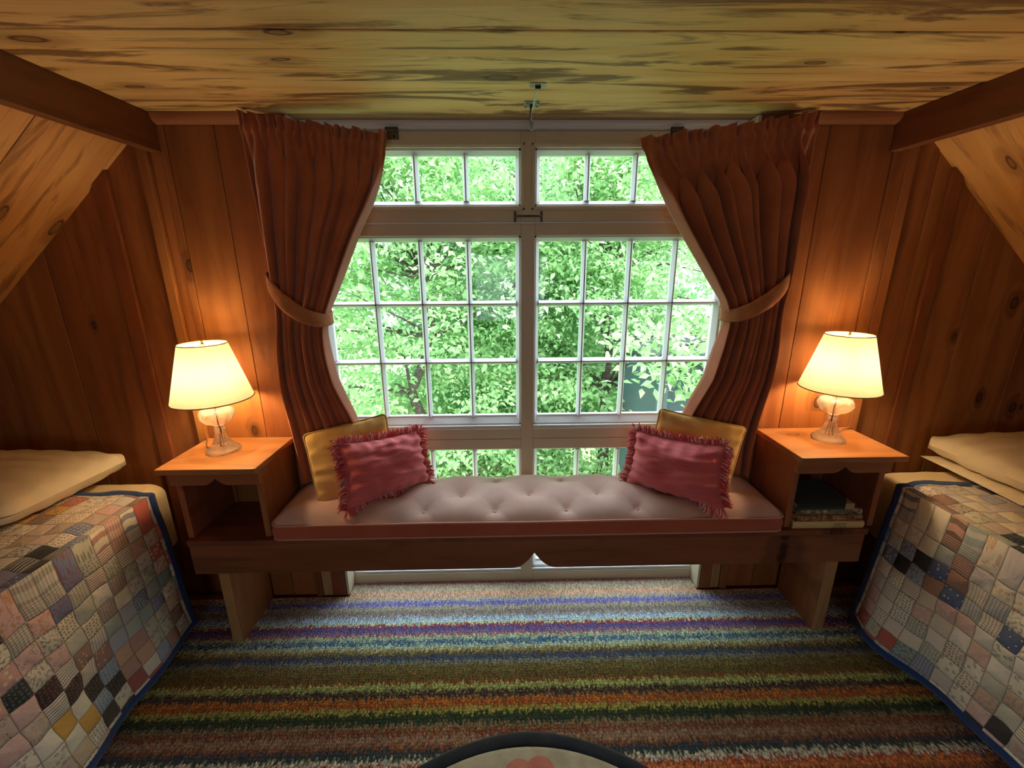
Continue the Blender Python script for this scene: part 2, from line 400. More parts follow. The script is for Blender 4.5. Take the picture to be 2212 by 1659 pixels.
# thin beads round the transom lights
for x0, x1 in ((L0, ML), (MR, R1)):
    b = MB()
    for (xa, xb, za, zb) in ((x0-.014,x1+.014,1.888,1.897),(x0-.014,x1+.014,1.668,1.677),(x0-.014,x0-.006,1.668,1.897),(x1+.006,x1+.014,1.668,1.897)):
        b.box(xa, xb, YF-.004, YF+.002, za, zb)
    b.build('bead', PAINT_SHADED, transom, bevel=.0015)
def sash(name, x0, x1, z0, z1, cols, rows, parent, bottom=.022, lab=None):
    """a glazed sash: bevelled stiles and rails, bevelled glazing bars, one pane per light"""
    ya, yb, yg = .085, .128, .112
    s = .020
    b = MB()
    def vert(xa, xb, dirn):   # stile: outer edge xa, inner edge xb
        b.prism([(xa, ya), (xa+(xb-xa)*.35, ya), (xb-(xb-xa)*.0, yg-.004), (xb, yb), (xa, yb)], z0, z1, 'z')
    vert(x0, x0+s, 1); vert(x1, x1-s, -1)
    def horiz(za, zb):
        b.prism([(ya, za), (ya, za+(zb-za)*.35), (yg-.004, zb), (yb, zb), (yb, za)], x0, x1, 'x')
    horiz(z1, z1-s)
    if bottom > .03:   # stepped bottom rail
        b.prism([(ya-.010, z0), (ya-.010, z0+.012), (ya, z0+.014), (ya, z0+.020), (ya+.004, z0+.024), (yg-.006, z0+bottom-.008), (yg-.004, z0+bottom), (yb, z0+bottom), (yb, z0)], x0, x1, 'x')
    else: horiz(z0, z0+bottom)
    o = b.build(name, PAINT_IN, parent, bevel=0)
    px0, px1, pz0, pz1 = x0+s, x1-s, z0+bottom, z1-s
    W = (px1-px0)/cols; H = (pz1-pz0)/rows; m = .0112
    bar = MB()
    for i in range(1, cols):
        x = px0+W*i
        bar.prism([(x-.0028, ya+.003), (x+.0028, ya+.003), (x+m, yg-.004), (x+m, yg+.006), (x+.003, yb), (x-.003, yb), (x-m, yg+.006), (x-m, yg-.004)], pz0, pz1, 'z')
    for j in range(1, rows):
        z = pz0+H*j
        bar.prism([(ya+.003, z-.0028), (ya+.003, z+.0028), (yg-.004, z+m), (yg+.006, z+m), (yb, z+.003), (yb, z-.003), (yg+.006, z-m), (yg-.004, z-m)], px0, px1, 'x')
    bar.build('glazing_bars', PAINT_IN, o)
    for i in range(cols):
        for j in range(rows):
            p = MB(); p.box(px0+W*i+.004, px0+W*(i+1)-.004, yg, yg+.003, pz0+H*j+.004, pz0+H*(j+1)-.004)
            p.build('pane', GLASS, o)
    return o
for x0, x1 in ((L0, ML), (MR, R1)):
    sash('transom_sash', x0, x1, 1.683, 1.883, 4, 1, win)
    sash('sash', x0, x1, .784, 1.578, 4, 3, win, .050)
    sash('lower_sash', x0, x1, .048, .689, 4, 3, win, .040)
# transom pull and hinges
b = MB(); b.box(.044,.053,YF-.006,YF-.0005,1.626,1.664); b.box(.144,.153,YF-.006,YF-.0005,1.626,1.664)
b.tube([(.052,YF-.006,1.645),(.052,YF-.02,1.645),(.058,YF-.024,1.645),(.139,YF-.024,1.645),(.145,YF-.02,1.645),(.145,YF-.006,1.645)], .0045, 8)
o = b.build('pull_handle', M_DARKMETAL, win, smooth=False); o['label'] = 'dark bronze bar pull'
for x0 in (-.415, .615):
    b = MB(); b.box(x0, x0+.045, YF-.006, YF-.0005, 1.908, 1.936); b.box(x0, x0+.045, YF-.012, YF-.002, 1.936, 1.946)
    b.tube([(x0,YF-.010,1.937),(x0+.045,YF-.010,1.937)], .005, 8)
    o = b.build('hinge', M_DARKMETAL, win); o['label'] = 'dark bronze hinge'
    s_ = MB()
    for xx in (x0+.012, x0+.034): s_.lathe([(0,-.003),(.0035,-.003),(.0035,.0),(0,.0)], (0,0,0), 10); 
    so = s_.build('screw', M_GALV, o); so.rotation_euler = (PI/2,0,0); so.location = (x0+.030, YF-.007, 1.917)

# ------------------------------------------------------------------ ceiling latch hardware
t = thing('hook_arm', 'small steel plate on ceiling boards with thin rod hanging toward window', 'hook', (.107,-.252,ZC))
b = MB(); b.box(-.024,.024,-.014,.014,-.003,-.0005); b.build('plate', M_GALV, t, bevel=.001)
b = MB(); b.tube([(0,-.004,-.003),(0,.0,-.012),(-.003,.02,-.016),(-.006,.10,-.022),(-.008,.125,-.022),(-.010,.135,-.034),(-.0105,.138,-.052)], .0024, 8); b.build('rod', M_GALV, t, smooth=True)
b = MB(); b.tube([(-.008,-.002,-.0075),(.008,-.002,-.0075)], .004, 8); b.build('pivot', M_BLACK, t)
t = thing('spring_catch', 'steel plate with dark hanging catch on the ceiling nearest the window', 'catch', (.099,-.10,ZC))
b = MB(); b.box(-.025,.025,-.024,.024,-.003,-.0005); b.build('plate', M_GALV, t, bevel=.001)
b = MB(); b.box(-.006,.002,-.006,.006,-.040,-.003); b.box(-.0055,.0015,-.004,.018,-.044,-.037); b.build('tongue', M_BLACK, t, bevel=.0015)
b = MB(); b.tube([(-.004,.016,-.040),(-.004,.018,-.052),(-.003,.018,-.066),(.001,.016,-.071),(.004,.014,-.066),(.003,.012,-.05)], .0028, 8); b.build('snap_ring', M_GALV, t, smooth=True)
for xx, yy in ((-.019,.017),(-.016,-.017),(.019,-.016),(.018,.016)):
    b = MB(); b.lathe([(0,-.0042),(.003,-.004),(.0035,-.003)], (xx,yy,0), 10); b.build('screw', M_BLACK, t)

# ------------------------------------------------------------------ bench
BZ = .490
t = thing('window_bench', 'long stained pine bench with scalloped apron below the window', 'bench', (0,0,0))
b = MB(); b.box(-1.185, 1.385, -.275, .060, BZ-.022, BZ, bid=3); b.build('seat', W_BENCH, t, bevel=.003)
def scallop(x0, x1, zt, zb, xn, zn, half, y0, y1, bid=0.):
    """board with a pointed ogee notch in the middle of its lower edge"""
    prof = [(x0, zt), (x0, zb)]
    m = 12
    for i in range(m+1):
        u = i/m
        prof.append((xn-half*(1-u), zb+(zn-zb)*(u*u*(1.0) if u < .75 else u*u)))
    for i in range(1, m+1):
        u = 1-i/m
        prof.append((xn+half*(1-u), zb+(zn-zb)*u*u))
    prof += [(x1, zb), (x1, zt)]
    b = MB(); n = len(b.v); k = len(prof)
    for yy in (y0, y1):
        for (x, z) in prof: b.v.append((x, yy, z))
    # triangulate as strips against the top edge
    for off, fl in ((0, False), (k, True)):
        tp = []
        for i in range(k-1):
            pass
    for i in range(k):
        j = (i+1) % k; b.face((i, j, k+j, k+i), bid)
    tops = len(b.v)
    for yy in (y0, y1):
        for (x, z) in prof: b.v.append((x, yy, zt))
    for i in range(1, k-2):
        b.face((i, i+1, tops+i+1, tops+i), bid); b.face((k+i, tops+k+i, tops+k+i+1, k+i+1), bid)
    return b
b = scallop(-1.180, 1.375, BZ-.0225, .345, .108, .412, .085, -.272, -.250, 4.4)
b.build('apron', W_BENCH, t)
for sx, x0, x1 in ((-1,-1.115,-1.070),(1,1.268,1.320)):
    b = MB(); b.box(x0, x1, -.249, .0-.02, 0, BZ-.0225, bid=sx+3)
    o = b.build('leg', W_STANDZ, t, bevel=.002)
    b = MB(); b.box(x0+.003, x1-.003, -.2505, -.2492, .0, .345, bid=sx+5)
    b.build('pale_edge', W_PALE, o)

# bench cushion
cx0, cx1, cy0, cy1, cz0, czt = -.862, 1.045, -.283, .052, BZ+.001, .556
btn = []
for yy in (-.02, -.228):
    x = .0955-.137-.27*2
    while x < cx1-.1: btn.append((x, yy)); x += .2715
x = .0985-.2725*2
while x < cx1-.1: btn.append((x, -.132)); x += .2715
btn.append((.0985-.2725*3, -.132))
def cush_h(x, y):
    dx = min(x-cx0, cx1-x); dy = min(y-cy0, cy1-y); e = min(dx, dy)
    base = .052*(1-math.exp(-max(e,0)/.036))
    h = base
    ds = sorted(math.hypot(x-bx, y-by) for bx, by in btn)
    d = ds[0]
    h -= .020*math.exp(-d/.022) + .016*math.exp(-(d/.06)**2)
    # soft diagonal creases between buttons
    if d < .09 and len(ds) > 1:
        for bx, by in btn:
            if math.hypot(x-bx, y-by) > .09: continue
            a = math.atan2(y-by, x-bx)
            h -= .0035*max(0, math.cos(4*a-PI))**8*math.exp(-(d/.06)**2)
    h += .0025*noise.noise((x*5, y*6, 1.3))
    return h
t = thing('bench_cushion', 'long dusty rose tufted cushion on the window bench', 'cushion', (0,0,0))
NX, NY = 240, 48
P = []
for j in range(NY+1):
    row = []
    for i in range(NX+1):
        x = cx0+(cx1-cx0)*i/NX; y = cy0+(cy1-cy0)*j/NY
        # rounded corners in plan
        row.append((x, y, czt+cush_h(x, y)))
    P.append(row)
rc = .03
def plan(x, y):
    for ox, oy, sx, sy in ((cx0,cy0,1,1),(cx1,cy0,-1,1),(cx0,cy1,1,-1),(cx1,cy1,-1,-1)):
        u = (x-ox)*sx; v = (y-oy)*sy
        if u < rc and v < rc:
            d = math.hypot(rc-u, rc-v)
            m = max(rc-u, rc-v)
            if d > 1e-6:
                k = m/d
                return (ox+sx*(rc-(rc-u)*k), oy+sy*(rc-(rc-v)*k))
    return (x, y)
P = [[(*plan(x, y), z) for x, y, z in r] for r in P]
b = MB(); b.grid(P)
top = b.build('cushion_top', F_CUSH, t, smooth=True, recalc=False)
# boxed side: follows the plan outline with a slight belly
per = []
for i in range(NX): per.append((cx0+(cx1-cx0)*i/NX, cy0))
for j in range(NY): per.append((cx1, cy0+(cy1-cy0)*j/NY))
for i in range(NX): per.append((cx1-(cx1-cx0)*i/NX, cy1))
for j in range(NY): per.append((cx0, cy1-(cy1-cy0)*j/NY))
per = [plan(x, y) for x, y in per]
ccx, ccy = (cx0+cx1)/2, (cy0+cy1)/2
def wav(x, y): return .003*noise.noise((x*3.2, y*3, 7.7))
rows = []
for k in range(9):
    u = k/8; bul = .006*math.sin(PI*u) - (.008 if k == 0 else 0)
    row = []
    for (x, y) in per:
        sx = 1 if x > ccx else -1; sy = 1 if y > ccy else -1
        nx_ = sx if (min(x-cx0, cx1-x) < .012) else 0; ny_ = sy if (min(y-cy0, cy1-y) < .012) else 0
        row.append((x+nx_*bul, y+ny_*bul, cz0+(czt-cz0)*u + wav(x, y)*(1 if u > .0 else 0)*u))
    rows.append(row)
b = MB(); b.grid(rows, closeu=True); b.face(range(len(per)-1, -1, -1))
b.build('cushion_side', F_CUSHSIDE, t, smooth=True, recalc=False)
for zz, nm in ((czt, 1), (cz0+.007, 0)):
    b = MB(); pts = [(x + (.003 if x > ccx else -.003)*(min(x-cx0, cx1-x) < .012), y + (.003 if y > ccy else -.003)*(min(y-cy0, cy1-y) < .012), zz + (wav(x, y) if nm else 0)) for x, y in per[::2]]
    b.tube(pts, .0036, 6, closed=True); b.build('piping', F_PIPE, t, smooth=True)
for bx, by in btn:
    z = czt+cush_h(bx, by)
    b = MB(); b.lathe([(.0, .0075), (.004, .0072), (.0078, .005), (.009, .0022), (.0075, .0)], (bx, by, z), 14); b.build('button', F_PIPE, t, smooth=True)

# ------------------------------------------------------------------ nightstands
def nightstand(name, label, x0, x1, zt, ax0, ax1, xn, side_in, side_out, seed):
    t = thing(name, label, 'nightstand', (0,0,0), group='pair of pine nightstands')
    b = MB(); b.box(x0, x1, -.292, -.003, zt-.021, zt, bid=seed); b.build('top', W_STANDX, t, bevel=.003)
    b = scallop(ax0, ax1, zt-.0215, zt-.072, xn, zt-.046, .045, -.272, -.254, seed+1); b.build('apron', W_STANDX, t)
    b = MB(); b.box(side_in[0], side_in[1], -.2535, -.003, BZ+.0005, zt-.0215, bid=seed+2); b.build('side_panel', W_STANDZ, t, bevel=.003)
    b = MB(); b.box(side_out[0], side_out[1], -.2535, -.003, BZ+.0005, zt-.0215, bid=seed+3); b.build('side_panel', W_STANDZ, t, bevel=.003)
    return t
nightstand('nightstand', 'empty stained pine nightstand on the left end of the window bench', -1.222, -.872, .790, -1.193, -.878, -1.032, (-.903,-.880), (-1.190,-1.168), 31)
nightstand('nightstand', 'stained pine nightstand holding a stack of books, right end of bench', 1.058, 1.450, .800, 1.066, 1.415, 1.241, (1.068,1.091), (1.392,1.414), 52)

# ------------------------------------------------------------------ books on the right shelf
M_TEAL = fabric('dark teal cloth', lin(46,62,60), lin(36,50,50), .7, 900.)
M_BEIGE = fabric('beige book corner', lin(196,160,124), None, .8, 900.)
M_CREAMBK = paint('cream jacket', lin(222,196,140), .5, .2)
M_PAGE = paint('book pages', lin(214,200,170), .8, .2)
M_INK = paint('dark ink', lin(40,34,26), .6)
def m_mottle(name, c1, c2, c3, sc_=60.):
    M = Mat(name); co = M.n('TexCoord').outputs['Object']; n = M.noise(co, sc_, 4., .65)
    return M.done(M.pbsdf(M.ramp(n.outputs[0], [(.3, c1), (.48, c2), (.66, c3)]), .5))
M_MOT1 = m_mottle('mottled green jacket', lin(40,42,28), lin(120,110,84), lin(206,188,158), 45.)
M_MOT2 = m_mottle('mottled brown jacket', lin(38,28,20), lin(132,96,56), lin(196,158,104), 55.)
def book(label, x0, x1, y0, y1, z0, th, mat, rz=0.):
    cx, cy = (x0+x1)/2, (y0+y1)/2; hx, hy = (x1-x0)/2, (y1-y0)/2
    t = thing('book', label, 'book', (cx, cy, z0), rz, 'books stacked in the right nightstand')
    b = MB(); c = .0022
    b.box(-hx, hx, -hy, hy, 0, c); b.box(-hx, hx, -hy, hy, th-c, th)
    n = 6; p = [(-hy, c), ] + [(-hy-.004*math.sin(PI*i/n), c+(th-2*c)*i/n) for i in range(1, n)] + [(-hy, th-c), (-hy+.003, th-c), (-hy+.003, c)]
    b.prism(p, -hx, hx, 'x')
    b.build('cover', mat, t)
    b = MB(); b.box(-hx+.003, hx-.003, -hy+.0035, hy-.004, c+.0003, th-c-.0003); b.build('pages', M_PAGE, t)
    return t, hx, hy
zb = BZ+.0008
t, hx, hy = book('cream spined book with dark lettering, bottom of the stack', 1.096, 1.370, -.262, -.075, zb, .028, M_CREAMBK, -.01)
# small dark lettering rows on the cream spine
b = MB(); r = random.Random(3)
for row, (zz, hh) in enumerate(((.0190,.0030),(.0115,.0032),(.0050,.0026))):
    x = .018
    while x < .068:
        w = r.uniform(.0028, .0042)
        b.box(x, x+w*.30, -hy-.0046, -hy-.0036, zz, zz+hh)
        if r.random() < .8: b.box(x, x+w, -hy-.0046, -hy-.0036, zz+hh*.75, zz+hh)
        if r.random() < .6: b.box(x, x+w, -hy-.0046, -hy-.0036, zz, zz+hh*.25)
        if r.random() < .6: b.box(x+w*.7, x+w, -hy-.0046, -hy-.0036, zz, zz+hh)
        x += w+.0034
b.build('spine_lettering', M_INK, t)
zb += .0285
book('mottled brown jacketed book lying second from the bottom', 1.104, 1.362, -.258, -.07, zb, .024, M_MOT2, .012); zb += .0245
book('mottled green and cream jacketed book, second from top of stack', 1.108, 1.360, -.252, -.07, zb, .024, M_MOT1, -.012); zb += .0245
t, hx, hy = book('dark teal clothbound book with beige corner, top of the stack', 1.102, 1.316, -.258, -.075, zb, .026, M_TEAL, .015)
b = MB(); b.prism([(hx+.0006,-hy-.0052),(hx+.0006,-hy+.035),(hx-.035,-hy-.0052)], .0262, .0268, 'z'); b.box(hx-.034, hx+.0006, -hy-.0054, -hy-.0042, .001, .0262); b.build('corner_patch', M_BEIGE, t)

# ------------------------------------------------------------------ lamps
def table_lamp(label, loc, group):
    t = thing('table_lamp', label, 'lamp', loc, 0, group)
    fl = 12
    prof = [(0,.003),(.040,.003),(.058,.0),(.0592,.004),(.0575,.008),(.050,.012),(.042,.019),(.034,.029),(.027,.042),(.0215,.056),(.018,.070),(.0165,.080),(.020,.084),(.0225,.088),(.020,.092),(.0155,.096),(.0145,.102),(.019,.107),(.030,.113),(.045,.121),(.055,.132),(.0592,.144),(.0585,.155),(.052,.165),(.040,.171),(.026,.175),(.0175,.178),(.0165,.184),(0,.184)]
    def rib(k, a):
        if 5 <= k <= 10: return 1+.075*math.cos(fl*a)
        if 17 <= k <= 21: return 1+.03*math.cos(10*a)*(1 if k % 2 else .6)
        if 23 <= k <= 25: return 1+.02*math.cos(24*a)
        return 1
    b = MB(); b.lathe(prof, n=96, rib=rib); b.build('glass_base', LGLASS, t, smooth=True, merge=True)
    # hollow inside the reservoir and foot
    b = MB(); b.tube([(0,0,.012),(.003,0,.05),(.001,.001,.09),(-.003,0,.13),(0,0,.18)], .0022, 8); b.build('inner_wire', M_BLACK, t, smooth=True)
    b = MB()
    pr = [(.012,.1845)]
    for i in range(4): pr += [(.0205,.186+i*.0065),(.0215,.188+i*.0065),(.0205,.191+i*.0065),(.019,.1915+i*.0065)]
    pr += [(.014,.213),(.014,.216),(.017,.217),(.017,.245),(.013,.247),(0,.247)]
    b.lathe(pr, n=32); b.build('collar', M_BRASS, t, smooth=True)
    b = MB(); b.lathe([(0,.2475),(.011,.250),(.014,.262),(.024,.285),(.028,.303),(.026,.318),(.016,.330),(0,.334)], n=20); bo = b.build('bulb', BULB, t, smooth=True)
    # harp, finial
    b = MB(); b.tube([(.0165,0,.240)]+[(.043*math.sin(PI*i/14)+.0165*(1-i/14) if i < 14 else 0, 0, .245+.165*(i/14)) for i in range(1,14)]+[(0,0,.412)], .0016, 6)
    b.tube([(-.0165,0,.240)]+[(-.043*math.sin(PI*i/14)-.0165*(1-i/14), 0, .245+.165*(i/14)) for i in range(1,14)]+[(0,0,.412)], .0016, 6)
    b.build('harp', M_BRASS, t)
    b = MB(); b.lathe([(0,.410),(.006,.411),(.006,.415),(.003,.417),(.0045,.423),(.003,.428),(0,.429)], n=16); b.build('finial', M_BRASS, t, smooth=True)
    # shade: empire cone
    zb_, zt_, rb, rt = .209, .414, .1315, .076
    n = 72; P = []
    for k in range(13):
        u = k/12; z = zb_+(zt_-zb_)*u; rr = rb+(rt-rb)*u
        P.append([(rr*math.cos(2*PI*i/n), rr*math.sin(2*PI*i/n), z) for i in range(n)])
    b = MB(); b.grid(P, closeu=True); sh = b.build('lamp_shade', SHADE, t, smooth=True, recalc=False)
    b = MB(); b.tube([(rb*math.cos(2*PI*i/n), rb*math.sin(2*PI*i/n), zb_) for i in range(n)], .0022, 6, closed=True); b.build('bottom_trim', SHADERIM, sh, smooth=True); b = MB()
    b.tube([(rt*math.cos(2*PI*i/n), rt*math.sin(2*PI*i/n), zt_) for i in range(n)], .0018, 6, closed=True)
    b.build('top_trim', SHADERIM, sh, smooth=True)
    b = MB()
    for a in (0.3, 0.3+2*PI/3, 0.3+4*PI/3): b.tube([(0,0,.409),(rt*math.cos(a)*.99, rt*math.sin(a)*.99, zt_-.003)], .0013, 5)
    b.build('shade_spider', M_BRASS, sh)
    return t
lampL = table_lamp('lit glass lamp with cream shade on the left nightstand', (-1.078,-.132,.7905), 'pair of glass table lamps')
lampR = copy_tree(lampL); lampR.location = (1.276,-.125,.8005); lampR.rotation_euler.z = 1.1
lampR['label'] = 'lit glass lamp with cream shade on the right nightstand'
def cord(pts, label):
    b = MB(); b.tube(pts, .0021, 6); tag(b.build('lamp_cord', M_CORD, smooth=True), label, 'cord')
M_CORD = paint('brown cord', lin(120,72,44), .5)
cord([(-1.125,-.125,.7935),(-1.16,-.105,.7935),(-1.185,-.07,.7935),(-1.205,-.035,.7935),(-1.224,-.02,.792),(-1.232,-.012,.775),(-1.234,-.008,.70)], 'thin brown lamp cord trailing to the back of the left nightstand')
cord([(1.331,-.115,.8035),(1.36,-.075,.806),(1.385,-.055,.812),(1.41,-.045,.810),(1.435,-.03,.8035),(1.456,-.02,.800),(1.462,-.012,.775),(1.464,-.01,.70)], 'thin brown lamp cord arching off the back of the right nightstand')

# ------------------------------------------------------------------ curtains
def interp(tab, z):
    tab = sorted((zz, x) for x, zz in tab)
    if z <= tab[0][0]: return tab[0][1]
    for (z0, x0), (z1, x1) in zip(tab, tab[1:]):
        if z <= z1:
            u = (z-z0)/(z1-z0); return x0+(x1-x0)*u
    return tab[-1][1]
def smooth_tab(tab, z, w=.05):
    return sum(interp(tab, z+d*w) for d in (-1,-.5,0,.5,1))/5
def curtain(label, outer, inner, ztop, zbot, tie_z, N, seed, ytop, sgn, hookp, inner_y):
    t = thing('curtain', label, 'curtain', (0,0,0), group='pair of tied back curtains')
    r = random.Random(seed)
    ph = [r.uniform(-.5,.5) for _ in range(80)]; am = [r.uniform(.6,1.3) for _ in range(80)]
    wd = [r.uniform(.6,1.5) for _ in range(int(N)+1)]; tot = sum(wd); cum = [0]
    for w_ in wd: cum.append(cum[-1]+w_/tot)
    def fold(u):
        for i_ in range(len(wd)):
            if u <= cum[i_+1] or i_ == len(wd)-1: return i_ + (u-cum[i_])/(cum[i_+1]-cum[i_])
    NU, NZ = 380, 130
    P = []
    for k in range(NZ+1):
        vz = (k/NZ)**1.25
        row = []
        for i in range(NU+1):
            u = i/NU                                     # 0 outer edge .. 1 inner edge
            zt = ztop[0]+(ztop[1]-ztop[0])*u
            z = zt+(zbot-zt)*vz
            d = zt-z
            xo, xi = smooth_tab(outer, z), smooth_tab(inner, z)
            wdt = abs(xi-xo)
            s = fold(u); fi = int(s) % 80
            a0, a1 = am[fi], am[(fi+1) % 80]; aa = a0+(a1-a0)*(s-int(s))
            f = math.sin(2*PI*s); f2 = math.sin(4*PI*s+ph[fi]*2+d*3)
            comp = min(1, .20/wdt); bunch = math.exp(-((z-tie_z)/.10)**2)
            soft = min(1, max(0, (d-.06)/.16)); soft = soft*soft*(3-2*soft)
            amp = (.036+.010*comp)*aa
            yb = ytop[0]+(ytop[1]-ytop[0])*u; bb = math.sin(fi*2.4+seed)*.6
            low = max(0, min(1, (tie_z-.25-z)/.3))
            yb2 = -.060+low*(.040+.050*u)
            yb = yb+(yb2-yb)*min(1, d/.35)
            y = yb + amp*(f+.16*f2)*soft*(1-.45*bunch)
            x = xo+(xi-xo)*u + .034*(wdt/.47)*(1+.5*bb)*math.sin(2*PI*s+2.2)*soft*min(1, u*8)*min(1, (1-u)*8)
            # finer gathers under the rod that melt into the big folds
            g = max(0, min(1, (d-.07)/.02))*math.exp(-max(0, d-.07)/.11)
            y += g*.005*math.sin(2*PI*u*N*2.3+ph[fi]*2) + (.006*math.sin(2*PI*u*N*2.3+ph[fi]*2)*(1-min(1, max(0, (d-.07)/.02))))
            # ruffle above the rod pocket
            hd = max(0, min(1, 1.35-d/.030))
            if hd > 0:
                q = 2*PI*u*N*2.6+2*math.sin(u*31+seed)
                y += .013*math.sin(q)*hd; z += .0035*hd*math.sin(q*.5+1.7)+.003*hd*math.sin(q*.21)
                x += .004*hd*math.cos(q*1.3)
            y -= .010*math.exp(-((d-.050)/.014)**2)
            y += -.006*bunch*math.sin(PI*u)
            if x < -.74 or x > .91: y = min(y, -.006-.002*math.sin(9*u))
            row.append((x, y, z))
        P.append(row)
    b = MB(); b.grid(P)
    o = b.build('drape', F_CURTAIN, t, smooth=True, recalc=False)
    md = o.modifiers.new('thick', 'SOLIDIFY'); md.thickness = .0025; md.offset = 0
    # tieback band
    ctr = hookp
    n = len(ctr); Q = []
    def cr(pts, m=10):
        out = []
        for i in range(len(pts)-1):
            p0 = Vector(pts[max(i-1,0)]); p1 = Vector(pts[i]); p2 = Vector(pts[i+1]); p3 = Vector(pts[min(i+2,len(pts)-1)])
            for j in range(m):
                q = j/m
                out.append(.5*((2*p1)+(p2-p0)*q+(2*p0-5*p1+4*p2-p3)*q*q+(3*p1-p0-3*p2+p3)*q**3))
        out.append(Vector(pts[-1])); return out
    path = cr(ctr)
    for i, p in enumerate(path):
        u = i/(len(path)-1); hw = .019+.008*math.sin(PI*min(1, u*1.5))
        t_ = path[min(i+1,len(path)-1)]-path[max(i-1,0)]; t_.normalize()
        side = Vector((0,0,1)) - t_*t_.z; side.normalize()
        Q.append([p+side*hw*(j/6*2-1) + Vector((0,-.004*math.cos(PI*(j/6-.5)),0)) for j in range(7)])
    b = MB(); b.grid(Q); tb = b.build('tieback', F_TIE, t, smooth=True, recalc=False)
    md = tb.modifiers.new('thick', 'SOLIDIFY'); md.thickness = .005; md.offset = 0
    h = Vector(ctr[0])
    b = MB(); b.tube([(h.x-sgn*.004, -.002, h.z+.012), (h.x-sgn*.006, h.y-.006, h.z+.012), (h.x-sgn*.006, h.y-.012, h.z+.02)], .0016, 6); b.build('tie_hook', M_DARKMETAL, t)
    return t
oL = [(-.860,1.95),(-.857,1.77),(-.845,1.54),(-.838,1.43),(-.842,1.26),(-.860,.975),(-.863,.583)]
iL = [(-.387,1.90),(-.413,1.779),(-.435,1.706),(-.477,1.632),(-.517,1.555),(-.570,1.444),(-.629,1.329),(-.662,1.27),(-.650,1.12),(-.623,.972),(-.600,.895),(-.56,.6)]
oR = [(1.068,1.953),(1.069,1.732),(1.055,1.579),(1.049,1.417),(1.039,1.157),(1.034,.971),(1.030,.873),(1.040,.571)]
iR = [(.467,1.877),(.492,1.827),(.578,1.673),(.636,1.581),(.716,1.469),(.798,1.352),(.844,1.295),(.833,1.248),(.807,1.142),(.784,1.031),(.743,.897),(.70,.6)]
curtain('rust velvet curtain tied back at the left side of window', oL, iL, (1.958,1.905), .604, 1.29, 8, 12, (-.06,-.02), 1,
        [(-.852,-.014,1.436),(-.838,-.085,1.420),(-.780,-.132,1.362),(-.715,-.138,1.308),(-.660,-.112,1.283),(-.636,-.060,1.283),(-.655,-.022,1.292),(-.72,-.010,1.33),(-.84,-.008,1.40)], -.03)
curtain('rust velvet curtain tied back at the right side of window', oR, iR, (1.958,1.880), .604, 1.29, 8, 11, (-.06,-.05), -1,
        [(1.056,-.014,1.440),(1.042,-.085,1.424),(.985,-.132,1.376),(.915,-.138,1.322),(.858,-.112,1.290),(.822,-.060,1.283),(.845,-.022,1.292),(.92,-.010,1.34),(1.04,-.008,1.41)], -.03)

# ------------------------------------------------------------------ pillows
def pillow_pts(LL, LR, UR, UL, thick, n=44, pinch=.05, q=.55, wr=1., seed=0, corner=.0):
    LL, LR, UR, UL = map(Vector, (LL, LR, UR, UL))
    nr = (LR-LL).cross(UL-LL).normalized()
    front, back, edge = [], [], []
    for j in range(n+1):
        fr, bk = [], []
        for i in range(n+1):
            u = i/n; v = j/n
            # concave sides
            U = 2*u-1; V = 2*v-1
            uu = .5+.5*U*(1-pinch*(1-V*V)*abs(U)); vv = .5+.5*V*(1-pinch*(1-U*U)*abs(V))
            if corner:
                rr = math.hypot(max(abs(U)-(1-corner),0), max(abs(V)-(1-corner),0))
                if rr > corner:
                    k = corner/rr
                    uu = .5+.5*math.copysign((1-corner)+(abs(U)-(1-corner))*k, U) if abs(U) > 1-corner else uu
                    vv = .5+.5*math.copysign((1-corner)+(abs(V)-(1-corner))*k, V) if abs(V) > 1-corner else vv
            p = LL*(1-uu)*(1-vv)+LR*uu*(1-vv)+UR*uu*vv+UL*(1-uu)*vv
            prof = max(0, (1-U**2)*(1-V**2))**q
            eu = 1-abs(U); ev = 1-abs(V)
            w = 0
            # puckers radiating from the seams
            w += .010*wr*math.sin(V*17+seed+2*noise.noise((V*3,seed,0)))*math.exp(-eu/.22)*min(1, eu/.04)
            w += .008*wr*math.sin(U*19+seed*2+2*noise.noise((U*3,seed+5,0)))*math.exp(-ev/.18)*min(1, ev/.04)
            w += .016*wr*noise.noise((U*1.6+seed, V*2.6, seed*.7))*prof
            w += .006*wr*noise.noise((U*3.2+seed, V*7, seed*.9))*prof
            fr.append(p+nr*(thick*.5*prof+w*.8)); bk.append(p-nr*(thick*.5*prof+w*.3*(1 if prof > 0 else 0)))
        front.append(fr); back.append(bk)
    return front, back, nr
def perimeter(G):
    n = len(G)-1
    return [G[0][i] for i in range(n)]+[G[j][n] for j in range(n)]+[G[n][n-i] for i in range(n)]+[G[n-j][0] for j in range(n)]
def ypillow(label, LL, LR, UR, UL, seed, group):
    t = thing('throw_pillow', label, 'pillow', (0,0,0), group=group)
    f, bk, nr = pillow_pts(LL, LR, UR, UL, .085, pinch=.02, q=.38, wr=.55, seed=seed, corner=.10)
    b = MB(); b.grid(f); b.grid(bk, flip=True); b.build('cover', F_YEL, t, smooth=True, merge=True, recalc=False)
    b = MB(); b.tube(perimeter([[(Vector(p)+Vector(q_))/2 for p, q_ in zip(r1, r2)] for r1, r2 in zip(f, bk)]), .0042, 6, closed=True); b.build('piping', F_YPIPE, t, smooth=True)
    return t
ypillow('mustard yellow piped pillow leaning at the left end of the bench', (-.722,-.182,.578), (-.430,-.105,.578), (-.482,-.022,.892), (-.785,-.100,.836), 1.7, 'mustard pillows')
